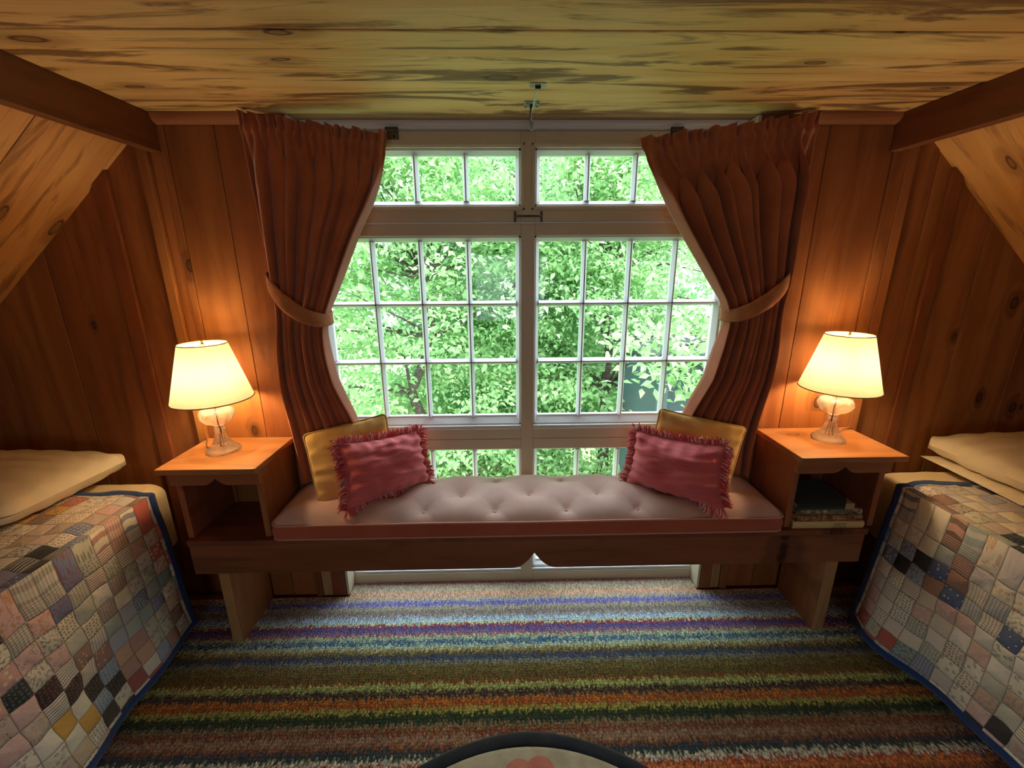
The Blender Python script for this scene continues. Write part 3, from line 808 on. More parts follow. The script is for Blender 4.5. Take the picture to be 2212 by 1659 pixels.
ypillow('mustard yellow piped pillow leaning at the right end of the bench', (.560,-.100,.578), (.866,-.186,.578), (.956,-.100,.842), (.632,-.035,.904), 4.1, 'mustard pillows')
def m_fringe():
    M = Mat('red and white fringe')
    at = M.n('Attribute', attribute_name='bid').outputs['Fac']
    c = M.ramp(at, [(0., lin(214,92,98)), (.45, lin(222,122,120)), (.6, lin(240,206,196)), (.85, lin(196,70,78))], 'CONSTANT')
    return M.done(M.pbsdf(c, .9))
F_FRINGE = m_fringe()
def rpillow(label, LL, LR, UR, UL, seed, group):
    t = thing('fringed_pillow', label, 'pillow', (0,0,0), group=group)
    f, bk, nr = pillow_pts(LL, LR, UR, UL, .18, pinch=.09, q=.50, wr=1.7, seed=seed)
    b = MB(); b.grid(f); b.grid(bk, flip=True); b.build('cover', F_RED, t, smooth=True, merge=True, recalc=False)
    pr = perimeter(f); c = sum((Vector(p) for p in pr), Vector())/len(pr); m = len(pr)
    b = MB(); r = random.Random(int(seed*10))
    S = 860
    for k in range(S):
        x = k/S*m; i = int(x); fr = x-i
        p = Vector(pr[i % m]).lerp(Vector(pr[(i+1) % m]), fr)
        tan = (Vector(pr[(i+1) % m])-Vector(pr[i-1])).normalized()
        out = tan.cross(nr).normalized()
        if out.dot(p-c) < 0: out = -out
        L = r.uniform(.022, .036)
        d = (out+tan*r.uniform(-.35,.35)+nr*r.uniform(-.2,.6)).normalized()
        droop = Vector((0,0,-1))
        p1 = p+d*L*.55; p2 = p+d*L+droop*L*r.uniform(.0,.35)
        cu = r.random()
        b.tube([p-out*.002, p1, p2], [.0022,.0025,.0016], 4, bid=cu, caps=False)
    o = b.build('fringe', F_FRINGE, t, recalc=False); o['kind'] = 'stuff'
    return t
rpillow('raspberry red fringed pillow in front of the left mustard pillow', (-.588,-.256,.594), (-.317,-.030,.592), (-.350,-.025,.822), (-.630,-.170,.828), 2.3, 'red fringed pillows')
rpillow('raspberry red fringed pillow in front of the right mustard pillow', (.503,-.058,.592), (.806,-.285,.592), (.824,-.208,.816), (.530,-.060,.824), 5.6, 'red fringed pillows')

# ------------------------------------------------------------------ beds
M_BEDWOOD = wood('bed rail wood', lin(120,66,36), lin(96,50,26), lin(54,28,16), 'Y', .5, .2, .3, .1)
def m_quilt(name, seed, tint):
    M = Mat(name)
    uv = M.n('UVMap').outputs[0]
    sep = M.n('SeparateXYZ', {0: uv})
    S = 1/.056
    u = M.math('MULTIPLY', sep.outputs[0], S); v = M.math('MULTIPLY', sep.outputs[1], S)
    wob = M.noise(uv, 9., 2.)
    u = M.math('ADD', u, M.math('MULTIPLY_ADD', wob.outputs[0], .24, -.12)); v = M.math('ADD', v, M.math('MULTIPLY_ADD', M.noise(uv, 8., 2.).outputs[0], -.24, .12))
    iu = M.math('FLOOR', u); iv = M.math('FLOOR', v); fu = M.math('FRACT', u); fv = M.math('FRACT', v)
    # nine-patch blocks: fabrics alternate inside a block
    par = M.math('MODULO', M.math('ADD', M.math('ADD', iu, iv), 400.), 2.)
    bu = M.math('FLOOR', M.math('DIVIDE', M.math('ADD', iu, 600.), 2.)); bv = M.math('FLOOR', M.math('DIVIDE', M.math('ADD', iv, 600.), 2.))
    idv = M.n('CombineXYZ', {0: bu, 1: bv, 2: M.math('MULTIPLY_ADD', par, 17.3, seed)}).outputs[0]
    wn = M.n('TexWhiteNoise', {'Vector': idv}, noise_dimensions='3D')
    c3 = M.n('SeparateColor', {0: wn.outputs['Color']})
    r1, r2, r3 = c3.outputs[0], c3.outputs[1], c3.outputs[2]
    pal = [(228,214,190),(216,200,176),(200,194,182),(232,218,192),(188,168,154),(214,172,160),(160,166,182),(228,210,178),(196,190,166),(232,220,202),(150,164,160),(216,178,158),(206,196,188),(112,124,154),(234,222,202),(190,146,132),(210,160,70),(176,184,170),(226,214,190),(24,26,32),(210,196,178),(156,118,108),(230,216,198),(74,90,130),(186,92,80),(232,220,196),(30,30,36),(220,206,184)]
    base = M.ramp(r1, [(i/len(pal), lin(*p)) for i, p in enumerate(pal)], 'CONSTANT')
    pal2 = [(150,60,54),(70,84,120),(90,100,70),(60,56,56),(190,130,60),(210,200,186),(120,70,80),(80,110,110),(200,190,180),(110,90,70)]
    ink = M.ramp(r2, [(i/len(pal2), lin(*p)) for i, p in enumerate(pal2)], 'CONSTANT')
    # patterns
    TW = 6.2832
    st = M.ss(M.math('SINE', M.math('MULTIPLY', fu, TW*7)), .1, .4)
    st2 = M.ss(M.math('SINE', M.math('MULTIPLY', fv, TW*6)), .1, .4)
    ging = M.math('MULTIPLY', M.math('ADD', st, st2), .5)
    vo = M.n('TexVoronoi', {'Vector': uv, 'Scale': 95., 'Randomness': .35}, voronoi_dimensions='2D')
    dots = M.math('SUBTRACT', 1., M.ss(vo.outputs['Distance'], .22, .32))
    vo2 = M.n('TexVoronoi', {'Vector': uv, 'Scale': 48., 'Randomness': 1.}, voronoi_dimensions='2D')
    vd = M.math('ADD', vo2.outputs['Distance'], M.math('MULTIPLY', M.noise(uv, 160., 2.).outputs[0], .4))
    flor = M.math('SUBTRACT', 1., M.ss(vd, .36, .48))
    nn = M.ss(M.noise(uv, 120., 3., .6).outputs[0], .5, .58)
    def band(lo, hi): return M.math('MULTIPLY', M.math('GREATER_THAN', r3, lo), M.math('LESS_THAN', r3, hi))
    pat = M.math('MULTIPLY', st, band(0, .14))
    for p, lo, hi in ((ging,.14,.26),(dots,.26,.42),(flor,.42,.66),(nn,.66,.84)):
        pat = M.math('ADD', pat, M.math('MULTIPLY', p, band(lo, hi)))
    col = M.mix(M.math('MULTIPLY', pat, .72), base, ink)
    # floral second colour
    col = M.mix(M.math('MULTIPLY', M.math('MULTIPLY', M.ss(vo2.outputs['Distance'], .16, .1), band(.42,.66)), .7), col, lin(222,206,170))
    big = M.noise(uv, 2.2, 2.)
    col = M.mix(M.math('MULTIPLY', big.outputs[0], .18), col, tint)
    # seams
    eu = M.math('MINIMUM', fu, M.math('SUBTRACT', 1., fu)); ev = M.math('MINIMUM', fv, M.math('SUBTRACT', 1., fv)); e = M.math('MINIMUM', eu, ev)
    col = M.mix(M.math('SUBTRACT', .45, M.math('MULTIPLY', M.ss(e, .0, .045), .45)), col, (.08,.065,.05,1))
    # little white yarn ties at every third corner
    cu = M.math('SUBTRACT', M.math('FRACT', M.math('DIVIDE', M.math('ADD', u, 600.5), 3.)), .5/3); cv = M.math('SUBTRACT', M.math('FRACT', M.math('DIVIDE', M.math('ADD', v, 600.5), 3.)), .5/3)
    tie = M.math('SUBTRACT', 1., M.ss(M.math('ADD', M.math('ABSOLUTE', cu), M.math('ABSOLUTE', M.math('MULTIPLY', cv, 1.8))), .016, .03))
    col = M.mix(M.math('MULTIPLY', tie, .9), col, lin(226,218,200))
    h = M.math('ADD', M.math('POWER', M.math('MULTIPLY', e, 2.), .4), M.math('MULTIPLY', M.noise(uv, 26., 3.).outputs[0], .9))
    h = M.math('ADD', h, M.math('MULTIPLY', tie, .3))
    return M.done(M.pbsdf(col, .92, M.bump(h, .8, .008), Sheen_Weight=.15, Specular_IOR_Level=.15))
QUILT_L = m_quilt('patchwork quilt warm', 2.7, lin(176,160,140))
QUILT_R = m_quilt('patchwork quilt cool', 9.1, lin(170,156,140))

def mattress(name, parent, x_in, x_out, y0, y1, z0, z1, sgn):
    """rounded box with puckered sheet corner"""
    b = MB(); n = 40; prof = []
    P = []; R = .045
    rings = [(-.02, z0), (0, z0+.03)]+[(0, z0+.03+(z1-R-z0-.03)*k/8) for k in range(1, 9)]+[(-R*(1-math.cos(a)), z1-R+R*math.sin(a)) for a in [PI/2*i/6 for i in range(1, 7)]]+[(-.15, z1+.002), (-.3, z1+.004)]
    xa, xb = min(x_in, x_out), max(x_in, x_out)
    def outline(ins):
        pts = []; rr = max(.004, .06+ins*.4); X0, X1, Y0, Y1 = xa-ins*1, xb+ins, y0-ins, y1+ins
        for (cx, cy, a0) in ((X1-rr, Y1-rr, 0), (X0+rr, Y1-rr, PI/2), (X0+rr, Y0+rr, PI), (X1-rr, Y0+rr, 1.5*PI)):
            for i in range(9): a = a0+PI/2*i/8; pts.append((cx+rr*math.cos(a), cy+rr*math.sin(a)))
        out = []
        for i in range(len(pts)):
            p, q = Vector(pts[i]), Vector(pts[(i+1) % len(pts)]); L = (q-p).length; m = max(1, int(L/.03))
            m = 30 if i % 9 == 8 else 1
            for k in range(m): out.append(p.lerp(q, k/m))
        return out
    for k, (ins, z) in enumerate(rings):
        o = outline(ins)
        P.append([(p.x+.006*noise.noise((p.x*9, p.y*16, z*3)), p.y+.006*noise.noise((p.x*16, p.y*9, z*3+9)), z + .004*noise.noise((p.x*5, p.y*5, 3))) for p in o])
    b.grid(P, closeu=True); N = len(P[0]); L = len(b.v)
    b.face([L-N+i for i in range(N)]); b.face([i for i in range(N)][::-1])
    return b.build(name, F_CREAM, parent, smooth=True, recalc=True)

def bed(label, sgn, c, seed):
    xin, xout = c+sgn*1.43, c+sgn*2.40
    t = thing('bed', label, 'bed', (0,0,0), group='pair of twin beds')
    mattress('mattress', t, xin, xout, -2.02, -.085, .36, .645, sgn)
    b = MB(); xa, xb = min(xin, xout), max(xin, xout)
    b.box(xa+.02, xb-.02, -2.0, -.10, .20, .358, bid=seed); b.build('bed_frame', M_BEDWOOD, t, bevel=.004)
    for xx in (xa+.05, xb-.11):
        for yy in (-1.96, -.18):
            b = MB(); b.box(xx, xx+.06, yy, yy+.06, 0, .1995, bid=seed+1); b.build('leg', M_BEDWOOD, t, bevel=.004)
    return t
bed('twin bed with cream fitted sheet along the left wall', -1, .085, 5)
bed('twin bed with cream fitted sheet along the right wall', 1, .090, 6)

def quilt(label, sgn, c, mat, yhead, seed, edge, hem, hemz):
    """drape: s runs from the far side over the mattress edge down to the hem"""
    t = thing('quilt', label, 'quilt', (0,0,0), group='patchwork quilts')
    zt = .662; R = .075
    prof = []                                    # (dist from centre plane, z)
    n0 = 40
    for i in range(n0): prof.append((2.40+(edge+.05-2.40)*i/n0, zt))
    for i in range(9):
        a = PI/2*i/8*.93; prof.append((edge+.05-math.sin(a)*R, zt-R*(1-math.cos(a))))
    xe, ze = prof[-1]
    n1 = 46
    for i in range(1, n1+1):
        u = i/n1
        prof.append((xe+(hem-xe)*(u**.85), ze+(hemz-ze)*u))
    s = [0]
    for p, q in zip(prof, prof[1:]): s.append(s[-1]+math.hypot(q[0]-p[0], q[1]-p[1]))
    NYq = 230; y0 = -2.10
    P = []; UV = []
    for j in range(NYq+1):
        row = []; ur = []
        for i, (d, z) in enumerate(prof):
            v = j/NYq
            hang = max(0, min(1, (ze-z)/(ze-hemz)))
            yh = yhead + .012*noise.noise((d*6, seed, 0)) - .02*hang*math.sin(hang*3)
            y = yh+(y0-yh)*v
            dd = d - hang*(.022*math.sin(y*7.5+seed)+.012*math.sin(y*17+seed*2)) - hang*.012*noise.noise((y*6, z*5, seed)) - min(1, hang*4, v*9, (1-hang)*5)*(.008*noise.noise((y*15, z*15, seed+2))+.004*noise.noise((y*32, z*30, seed+5)))
            zz = z + .006*noise.noise((d*7, y*7, seed)) + (1-hang)*.005*noise.noise((d*17, y*17, seed+4)) + (.004*math.sin(d*40)*math.sin(y*38))*(1-hang)*.6 + .010*hang*math.sin(y*6+seed*1.7)
            if hang == 0: zz = max(zz, .654)
            row.append((c+sgn*dd, y, zz)); ur.append((s[-1]-s[i]+.02, (yh-y)+.02))
        P.append(row); UV.append(ur)
    b = MB(); b.grid(P, uvs=UV, flip=(sgn < 0))
    o = b.build('patchwork', mat, t, smooth=True, recalc=False)
    md = o.modifiers.new('thick', 'SOLIDIFY'); md.thickness = .007; md.offset = -1 if sgn < 0 else 1
    md.offset = 0
    # blue binding along head end and hem
    hemline = [P[j][-1] for j in range(NYq+1)]
    headline = [P[0][i] for i in range(len(prof))]
    line = headline+hemline[1:]
    Q = []
    b = MB()
    # flat band, wrapped round the edge
    def strip(pts, inner, w):
        rows = []
        for p, q in zip(pts, inner):
            p = Vector(p); q = Vector(q); d = (q-p)
            if d.length > 1e-6: d = d.normalized()
            rows.append((p, d))
        return rows
    k = 3
    hd = [(Vector(P[0][i]), (Vector(P[4][i])-Vector(P[0][i])).normalized()) for i in range(len(prof))]
    hm = [(Vector(P[j][-1]), (Vector(P[j][-4])-Vector(P[j][-1])).normalized()) for j in range(NYq+1)]
    for band_, wv in ((hd, .024), (hm, .026)):
        rows = []
        for idx, (p, d) in enumerate(band_):
            nxt = band_[min(idx+1, len(band_)-1)][0]-band_[max(idx-1, 0)][0]
            nn_ = nxt.cross(d).normalized()
            if nn_.z < 0 or (abs(nn_.z) < .15 and nn_.x*sgn > 0): nn_ = -nn_
            h = .0062
            rows.append([p+d*wv+nn_*h*.8, p+d*wv*.5+nn_*h*1.1, p+nn_*h*.9-d*.002, p-d*.004, p-nn_*h*.9-d*.002, p+d*wv*.5-nn_*h*1.1])
        b.grid(rows)
    b.build('binding', F_BLUE, t, smooth=True, recalc=True)
    return t
quilt('patchwork quilt with blue binding draped over the left bed', -1, .085, QUILT_L, -.215, 1.3, 1.425, 1.330, .062)
quilt('patchwork quilt with blue binding draped over the right bed', 1, .090, QUILT_R, -.235, 4.2, 1.43, 1.345, .062)

def bed_pillow(label, corners, thick, seed, flap=None):
    t = thing('bed_pillow', label, 'pillow', (0,0,0), group='bed pillows')
    f, bk, nr = pillow_pts(*corners, thick, n=50, pinch=.02, q=.32, wr=.8, seed=seed, corner=.25)
    b = MB(); b.grid(f); b.grid(bk, flip=True); b.build('pillowcase', F_PILLOW, t, smooth=True, merge=True, recalc=False)
    if flap:
        f, bk, nr = pillow_pts(*flap, .012, n=24, pinch=.01, q=.3, wr=.5, seed=seed+3)
        b = MB(); b.grid(f); b.grid(bk, flip=True); b.build('case_flap', F_PILLOW, t, smooth=True, merge=True, recalc=False)
    return t
bed_pillow('cream pillow lying at the head of the left bed', ((-2.25,-.58,.728),(-1.545,-.49,.722),(-1.505,-.04,.725),(-2.25,-.05,.745)), .155, 1.1)
bed_pillow('cream pillow with an open case flap on the right bed', ((1.78,-.46,.735),(2.46,-.53,.728),(2.46,-.05,.755),(1.745,-.035,.745)), .15, 3.3,
           ((1.745,-.42,.674),(2.40,-.55,.674),(2.40,-.10,.676),(1.735,-.06,.690)))

# ------------------------------------------------------------------ striped carpet
stripes = [(.058,190,150,150),(.022,170,164,134),(-.018,205,150,120),(-.047,160,160,140),(-.07,95,85,175),(-.093,165,155,125),(-.12,125,110,105),(-.142,150,145,140),(-.164,170,195,220),(-.182,195,205,150),(-.19,165,50,45),(-.209,70,85,150),(-.237,165,110,115),(-.252,190,205,160),(-.275,25,85,135),(-.294,190,205,175),(-.312,165,145,85),(-.33,96,84,60),(-.35,60,75,110),(-.368,140,135,105),(-.384,110,85,40),(-.401,120,115,60),(-.413,115,75,30),(-.426,100,100,50),(-.445,130,65,20),(-.463,180,190,110),(-.487,70,30,35),(-.501,80,75,65),(-.515,200,120,40),(-.529,150,60,25),(-.551,165,165,80),
 (-.564,60,65,30),(-.588,40,60,50),(-.603,140,120,85),(-.62,120,55,35),(-.644,150,125,105),(-.663,130,80,45),(-.681,45,60,80),(-.695,60,70,50),(-.708,200,195,175),(-.725,140,35,40),(-.735,200,120,60),(-.76,120,70,40),(-.79,60,70,60),(-.82,180,170,120),(-.85,40,60,100),(-.88,150,60,50),(-.92,170,150,100),(-.96,70,50,40),(-1.0,190,180,150),(-1.05,60,80,110),(-1.1,160,90,50)]  # stripe colours include the window's light, brighter near it and dimmer away
def m_carpet():
    M = Mat('striped loop carpet')
    co = M.n('TexCoord').outputs['Object']; sep = M.n('SeparateXYZ', {0: co})
    X, Yc = sep.outputs[0], sep.outputs[1]
    v1 = M.n('CombineXYZ', {0: M.math('MULTIPLY', X, 70.), 1: M.math('MULTIPLY', Yc, 30.), 2: 0.}).outputs[0]
    nz = M.noise(v1, 1., 2., .7)
    v2 = M.n('CombineXYZ', {0: M.math('MULTIPLY', X, 165.), 1: M.math('MULTIPLY', Yc, 95.), 2: 0.}).outputs[0]
    loops = M.n('TexVoronoi', {'Vector': v2, 'Scale': 1., 'Randomness': .8}, voronoi_dimensions='2D')
    lc = M.n('SeparateColor', {0: loops.outputs['Color']})
    zig = M.math('PINGPONG', M.math('ADD', X, M.math('MULTIPLY', nz.outputs[0], .006)), .009)
    yy = M.math('ADD', Yc, M.math('MULTIPLY_ADD', nz.outputs[0], .020, -.010))
    yy = M.math('ADD', yy, M.math('MULTIPLY_ADD', lc.outputs[0], .022, -.011))
    yy = M.math('ADD', yy, M.math('MULTIPLY_ADD', zig, .55, -.0025))
    def ramp(lst, a, bb):
        f = M.n('MapRange', {0: yy, 1: a, 2: bb, 3: 0., 4: 1.}).outputs[0]
        return M.ramp(f, [((p-a)/(bb-a), lin(r, g, b)) for p, r, g, b in lst])
    A = [(y, r, g, b) for y, r, g, b in sorted(stripes) if y >= -.5511]; B = [(y, r, g, b) for y, r, g, b in sorted(stripes) if y <= -.55]
    ca = ramp(A, A[0][0], A[-1][0]); cb = ramp(B, B[0][0], B[-1][0])
    c = M.mix(M.math('GREATER_THAN', yy, -.551), cb, ca)
    c = M.mix(M.math('MULTIPLY', M.ss(loops.outputs['Distance'], .25, .8), .5), c, (.012,.009,.008,1))
    c = M.n('HueSaturation', {'Color': c, 'Value': M.math('MULTIPLY_ADD', lc.outputs[1], .9, .95), 'Saturation': .98}).outputs[0]
    h = M.math('SUBTRACT', 1., loops.outputs['Distance'])
    return M.done(M.pbsdf(c, .95, M.bump(h, .8, .006), Sheen_Weight=.1, Specular_IOR_Level=.1))
b = MB(); b.box(-2.2, 2.4, -4.0, -.018, -.0115, 0.); b.box(WX0+.013, WX1-.013, -.018, .0675, -.0115, 0.)
tag(b.build('striped_carpet', m_carpet()), 'multicoloured striped wool carpet covering the floor up to the window', 'carpet')

# round hooked rug
t = thing('hooked_rug', 'round hooked rug with charcoal border and pink flower on the striped carpet', 'rug', (.058,-1.288,.0004))
R = .655
n = 96
def ring(r0, r1, h, mat, name):
    b = MB(); P = []
    for k in range(9):
        a = PI*k/8
        rr = (r0+r1)/2-(r1-r0)/2*math.cos(a); z = h*math.sin(a)**.5
        P.append([(rr*(1+.003*math.sin(9*2*PI*i/n))*math.cos(2*PI*i/n), rr*(1+.003*math.sin(9*2*PI*i/n))*math.sin(2*PI*i/n), z) for i in range(n)])
    b.grid(P, closeu=True); return b.build(name, mat, t, smooth=True)
ring(R-.046, R, .014, F_BLACKRUG, 'border')
b = MB(); b.lathe([(R-.045,.0),(R-.047,.011),(R-.06,.0125),(.2,.0125),(0,.0125)], n=n); b.build('field', F_BEIGERUG, t, smooth=True)
def petal(cx, cy, r, h):
    b.lathe([(r,.0127),(r*.96,h),(0,h+.0005)], (cx,cy,0), 20)
b = MB(); fx, fy = .012, .470
for k in range(7): petal(fx+.072*math.cos(PI/2-.35+2*PI*k/7), fy+.072*math.sin(PI/2-.35+2*PI*k/7), .044, .0135+.0001*k)
petal(fx, fy, .07, .0134); b.build('flower', F_PINKRUG, t)
b = MB()
for k in range(7): b.lathe([(.022,.0140),(.020,.0152+.0001*k),(0,.0154+.0001*k)], (fx+.050*math.cos(PI/2-.25+2*PI*k/7), fy+.050*math.sin(PI/2-.25+2*PI*k/7), 0), 16)
b.lathe([(.05,.0140),(.048,.0151),(0,.0152)], (fx, fy, 0), 24); b.build('flower_centre', F_BLACKRUG, t)

# ------------------------------------------------------------------ outside: trees
def m_leaf(name, c1, c2):
    M = Mat(name)
    at = M.n('Attribute', attribute_name='bid').outputs['Fac']
    c = M.mix(at, c1, c2)
    d = M.pbsdf(c, .5, Specular_IOR_Level=.4); tr = M.n('BsdfTranslucent', {0: M.mix(.4, c, lin(176,222,140))}).outputs[0]
    return M.done(M.n('MixShader', {0: .45, 1: d, 2: tr}).outputs[0])
LEAF_A = m_leaf('bright leaf', lin(138,182,120), lin(184,216,156))
LEAF_B = m_leaf('mid leaf', lin(110,160,112), lin(156,194,138))
def m_bark():
    M = Mat('bark'); co = M.n('TexCoord').outputs['Object']; n = M.noise(co, 18., 5., .7)
    return M.done(M.pbsdf(M.ramp(n.outputs[0], [(.3, lin(56,46,40)), (.7, lin(110,98,86))]), .9, M.bump(n.outputs[0], .6, .02)))
BARK = m_bark()
def leaves_mesh(name, mat, parent, cent, n_, size, up=.35):
    """cent: (k,3) cluster centres; leaves hang in sprays round them"""
    k = len(cent)
    c = cent[rng.integers(0, k, n_)]
    off = rng.normal(0, 1, (n_, 3))*np.array([.20,.20,.10])
    pos = c+off
    # pointing: outwards and drooping
    d = rng.normal(0, 1, (n_, 3))*np.array([1,1,.45]); d[:, 2] -= .45
    d[:, 1] -= .25
    d /= np.linalg.norm(d, axis=1)[:, None]
    nn_ = rng.normal(0, 1, (n_, 3))*.55+np.array([0,-.35,1.]); nn_ -= d*np.sum(nn_*d, 1)[:, None]; nn_ /= np.linalg.norm(nn_, axis=1)[:, None]
    s = np.cross(d, nn_)
    L = (size*rng.uniform(.65, 1.25, n_))[:, None]; w = L*.27
    v = np.empty((n_, 6, 3))
    v[:, 0] = pos; v[:, 1] = pos+d*L*.42+s*w+nn_*L*.07; v[:, 2] = pos+d*L*.42-nn_*L*.02; v[:, 3] = pos+d*L*.42-s*w+nn_*L*.07
    v[:, 4] = pos+d*L*.78+s*w*.55-nn_*L*.05; v[:, 5] = pos+d*L-nn_*L*.14
    # faces: (0,1,2),(0,2,3),(1,4?,...) keep two folded halves
    base = np.arange(n_)[:, None]*6
    f = np.concatenate([base+np.array([0,1,2]), base+np.array([0,2,3]), base+np.array([1,5,2]), base+np.array([2,5,3])], 0)
    me = bpy.data.meshes.new(name)
    me.vertices.add(n_*6); me.vertices.foreach_set('co', v.reshape(-1))
    nf = len(f)
    me.loops.add(nf*3); me.loops.foreach_set('vertex_index', f.reshape(-1).astype(np.int32))
    me.polygons.add(nf); me.polygons.foreach_set('loop_start', np.arange(0, nf*3, 3, dtype=np.int32))
    try: me.polygons.foreach_set('loop_total', np.full(nf, 3, dtype=np.int32))
    except Exception: pass
    a = me.attributes.new('bid', 'FLOAT', 'FACE'); a.data.foreach_set('value', np.tile(rng.uniform(0, 1, n_), 4).astype(np.float32))
    me.materials.append(mat); me.update(calc_edges=True); me.validate()
    o = bpy.data.objects.new(name, me); COL.objects.link(o); o.parent = parent
    o['kind'] = 'stuff'
    return o
def tree(label, x, y, zb, h, rx, nclust, nleaf, mat, seed, size=.085, zlo=.2, extra=()):
    r = random.Random(seed); t = thing('tree', label, 'tree', (x, y, zb), group='trees outside the window')
    b = MB()
    trunk = [(0,0,0)]; 
    for i in range(1, 9): trunk.append((r.uniform(-.12,.12)*i*.4, r.uniform(-.1,.1)*i*.3, h*.86*i/8))
    b.tube(trunk, [.14*(1-i/9)+.02 for i in range(9)], 10)
    b.build('trunk', BARK, t, smooth=True)
    b = MB(); cent = []
    for k in range(nclust):
        zz = h*(zlo+(1-zlo)*r.random()**.9); kk = min(7, int(zz/h/.86*8)); p0 = Vector(trunk[kk])
        a = r.uniform(0, 2*PI)
        prof = math.sin(PI*min(1, max(.12, (zz/h-zlo*.6)/(1.02-zlo*.6))))**.5
        R_ = rx*prof*(r.random()**.45)
        e = Vector((R_*math.cos(a), R_*math.sin(a)*.5, zz))
        m = p0.lerp(e, .5)+Vector((r.uniform(-.2,.2), r.uniform(-.2,.2), r.uniform(-.1,.3)))
        if k % 5 == 0: b.tube([p0, p0.lerp(m, .6), m, e], [.035,.024,.016,.006], 5, caps=False)
        cent.append(tuple(e))
        for q in range(2): cent.append(tuple(p0.lerp(e, r.uniform(.75,1.08))+Vector((r.gauss(0,.16), r.gauss(0,.16), r.gauss(0,.07)))))
    for e in extra:
        e = Vector(e); p0 = Vector(trunk[5])
        b.tube([p0, p0.lerp(e, .5)+Vector((0,0,.25)), e], [.03,.02,.006], 5, caps=False)
        for q in range(4): cent.append(tuple(e+Vector((r.gauss(0,.18), r.gauss(0,.18), r.gauss(0,.1)))))
    b.build('branches', BARK, t)
    leaves_mesh('foliage', mat, t, np.array(cent), nleaf, size)
    return t
tree('bright green leafy tree filling the left half of the window', -1.35, 5.3, -5.2, 8.6, 2.5, 260, 34000, LEAF_A, 1, .11)
tree('bright green leafy tree filling the right half of the window', 1.75, 5.6, -5.2, 8.4, 2.3, 240, 34000, LEAF_A, 2, .11, extra=((.05,-2.75,5.72),(.45,-2.7,5.85),(.8,-2.75,5.7),(.3,-2.85,5.45),(-.1,-2.6,5.9),(1.1,-2.7,5.9)))
tree('dark branched tree standing between the two nearest trees', .15, 6.9, -5.2, 8.6, 2.3, 220, 28000, LEAF_B, 3, .115)
tree('deeper green tree behind at the far left of the window', -4.3, 7.4, -5.2, 8.9, 3.0, 260, 24000, LEAF_B, 4, .10)
tree('deeper green tree behind at the far right of the window', 4.6, 7.8, -5.2, 8.9, 3.0, 260, 24000, LEAF_B, 5, .10)
tree('tallest tree rising behind the middle of the window', .4, 9.6, -5.2, 9.9, 4.2, 320, 34000, LEAF_B, 6, .15)
b = MB(); b.box(-30, 30, .6, 45, -5.4, -5.25)
def m_ground():
    M = Mat('ground green'); co = M.n('TexCoord').outputs['Object']; n = M.noise(co, 3., 5.)
    return M.done(M.pbsdf(M.ramp(n.outputs[0], [(.3, lin(96,140,70)), (.7, lin(150,190,104))]), .95))
struct(b.build('ground', m_ground()))
# grey green outbuilding wall glimpsed low at the right
t = thing('outbuilding', 'grey green clapboard outbuilding wall low at the right outside the window', 'outbuilding', (1.86,3.1,-5.25))
b = MB()
for i in range(40): b.prism([(.02,.14*i),(-.012,.14*i),(.004,.14*i+.14),(.02,.14*i+.14)], 0, 3.2, 'x', bid=i)
b.build('clapboards', paint('grey green paint', lin(66,88,90), .6, .25), t)
b = MB(); b.box(-.05,.06,-.03,.05,0,5.60); b.build('corner_board', paint('grey green corner paint', lin(84,106,108), .6, .2), t, bevel=.004)
b = MB(); b.box(-.05,3.2,.05,1.6,0,5.6); b.build('side_wall', paint('grey green side paint', lin(66,88,90), .6, .25), t)
b = MB(); b.box(-.16,3.2,-.14,1.7,5.6,5.66); b.build('roof', paint('grey roof', lin(52,62,60), .9, .3), t)
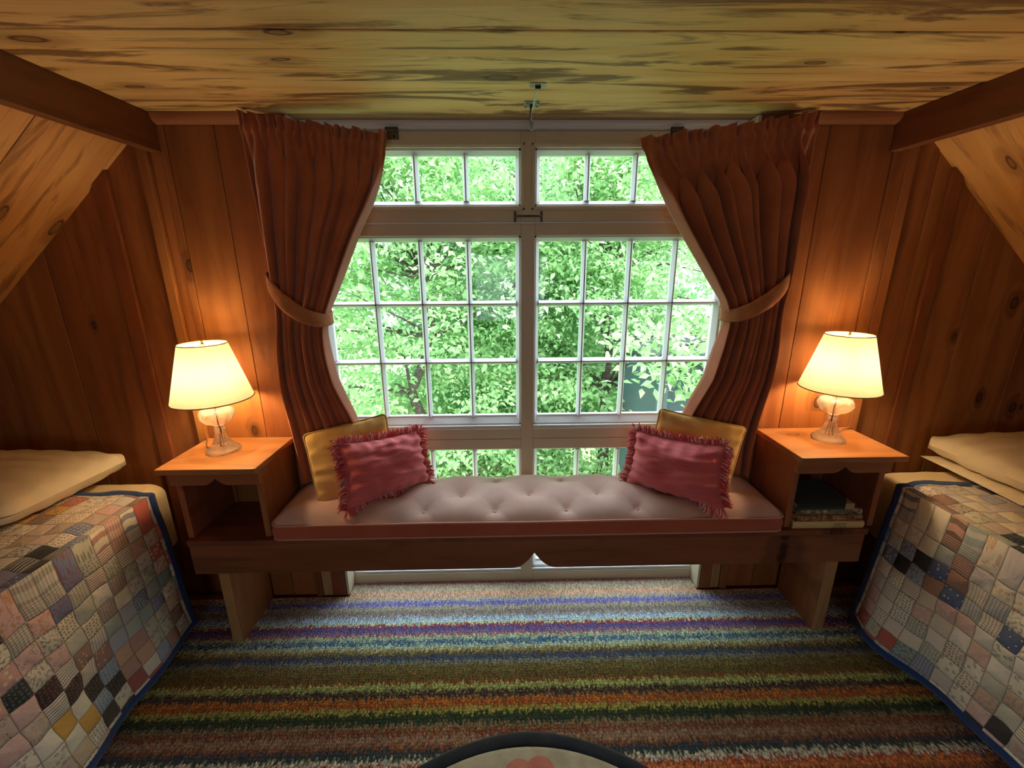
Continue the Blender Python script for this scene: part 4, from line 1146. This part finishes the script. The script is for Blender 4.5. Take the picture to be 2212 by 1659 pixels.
# ------------------------------------------------------------------ lights and world
w = bpy.data.worlds.new('sky'); sc.world = w; w.use_nodes = True
nt = w.node_tree; nt.nodes.clear()
out = nt.nodes.new('ShaderNodeOutputWorld'); bg = nt.nodes.new('ShaderNodeBackground')
tc = nt.nodes.new('ShaderNodeTexCoord'); sp = nt.nodes.new('ShaderNodeSeparateXYZ'); rp = nt.nodes.new('ShaderNodeValToRGB')
nt.links.new(tc.outputs['Generated'], sp.inputs[0]); nt.links.new(sp.outputs[2], rp.inputs[0])
cr_ = rp.color_ramp
for p_, k_ in ((.0, .35), (.30, .4), (.45, 1.), (1., 1.)):
    e_ = cr_.elements[0] if p_ == .0 else cr_.elements[1] if p_ == 1. else cr_.elements.new(p_)
    e_.position = p_; e_.color = (.76*k_, .89*k_, 1.*k_, 1)
nt.links.new(rp.outputs[0], bg.inputs[0]); bg.inputs[1].default_value = 4.5     # overcast sky, brighter overhead
nt.links.new(bg.outputs[0], out.inputs[0])
sun = bpy.data.lights.new('sun', 'SUN'); sun.energy = 2.3; sun.angle = math.radians(12); sun.color = (1,.97,.9)
so = bpy.data.objects.new('sun', sun); COL.objects.link(so)
so.rotation_euler = Vector((-.55, .45, -1.0)).to_track_quat('-Z', 'Y').to_euler()
def portal(name, loc, rot, sx, sy):
    l = bpy.data.lights.new(name, 'AREA'); l.shape = 'RECTANGLE'; l.size = sx; l.size_y = sy; l.cycles.is_portal = True
    o = bpy.data.objects.new(name, l); COL.objects.link(o); o.location = loc; o.rotation_euler = rot
portal('window_portal', (.083,.17,.98), (-PI/2,0,0), 1.64, 1.98)
portal('back_portal', (.1,-4.37,1.15), (PI/2,0,0), 1., .9)

# ------------------------------------------------------------------ camera
cam = bpy.data.cameras.new('camera'); cam.sensor_width = 36.; cam.sensor_fit = 'HORIZONTAL'; cam.lens = 920/2212*36; cam.clip_start = .02
co = bpy.data.objects.new('camera', cam); COL.objects.link(co)
pi_, ya, ro = math.radians(15.65), math.radians(1.09), math.radians(-.355)
fw = Vector((math.sin(ya)*math.cos(pi_), math.cos(ya)*math.cos(pi_), -math.sin(pi_)))
rt = Vector((math.cos(ya), -math.sin(ya), 0)); up = rt.cross(fw)
r2 = rt*math.cos(ro)+up*math.sin(ro); u2 = -rt*math.sin(ro)+up*math.cos(ro)
m = Matrix(((r2.x,u2.x,-fw.x,0),(r2.y,u2.y,-fw.y,-1.66),(r2.z,u2.z,-fw.z,1.47),(0,0,0,1)))
co.matrix_world = m
sc.camera = co
sc.view_settings.view_transform = 'Standard'; sc.view_settings.look = 'None'; sc.view_settings.gamma = 1.0
sc.view_settings.use_curve_mapping = False
sc.view_settings.exposure = 1.0
sc.cycles.max_bounces = 9; sc.cycles.diffuse_bounces = 5; sc.cycles.glossy_bounces = 3; sc.cycles.transmission_bounces = 7; sc.cycles.transparent_max_bounces = 12
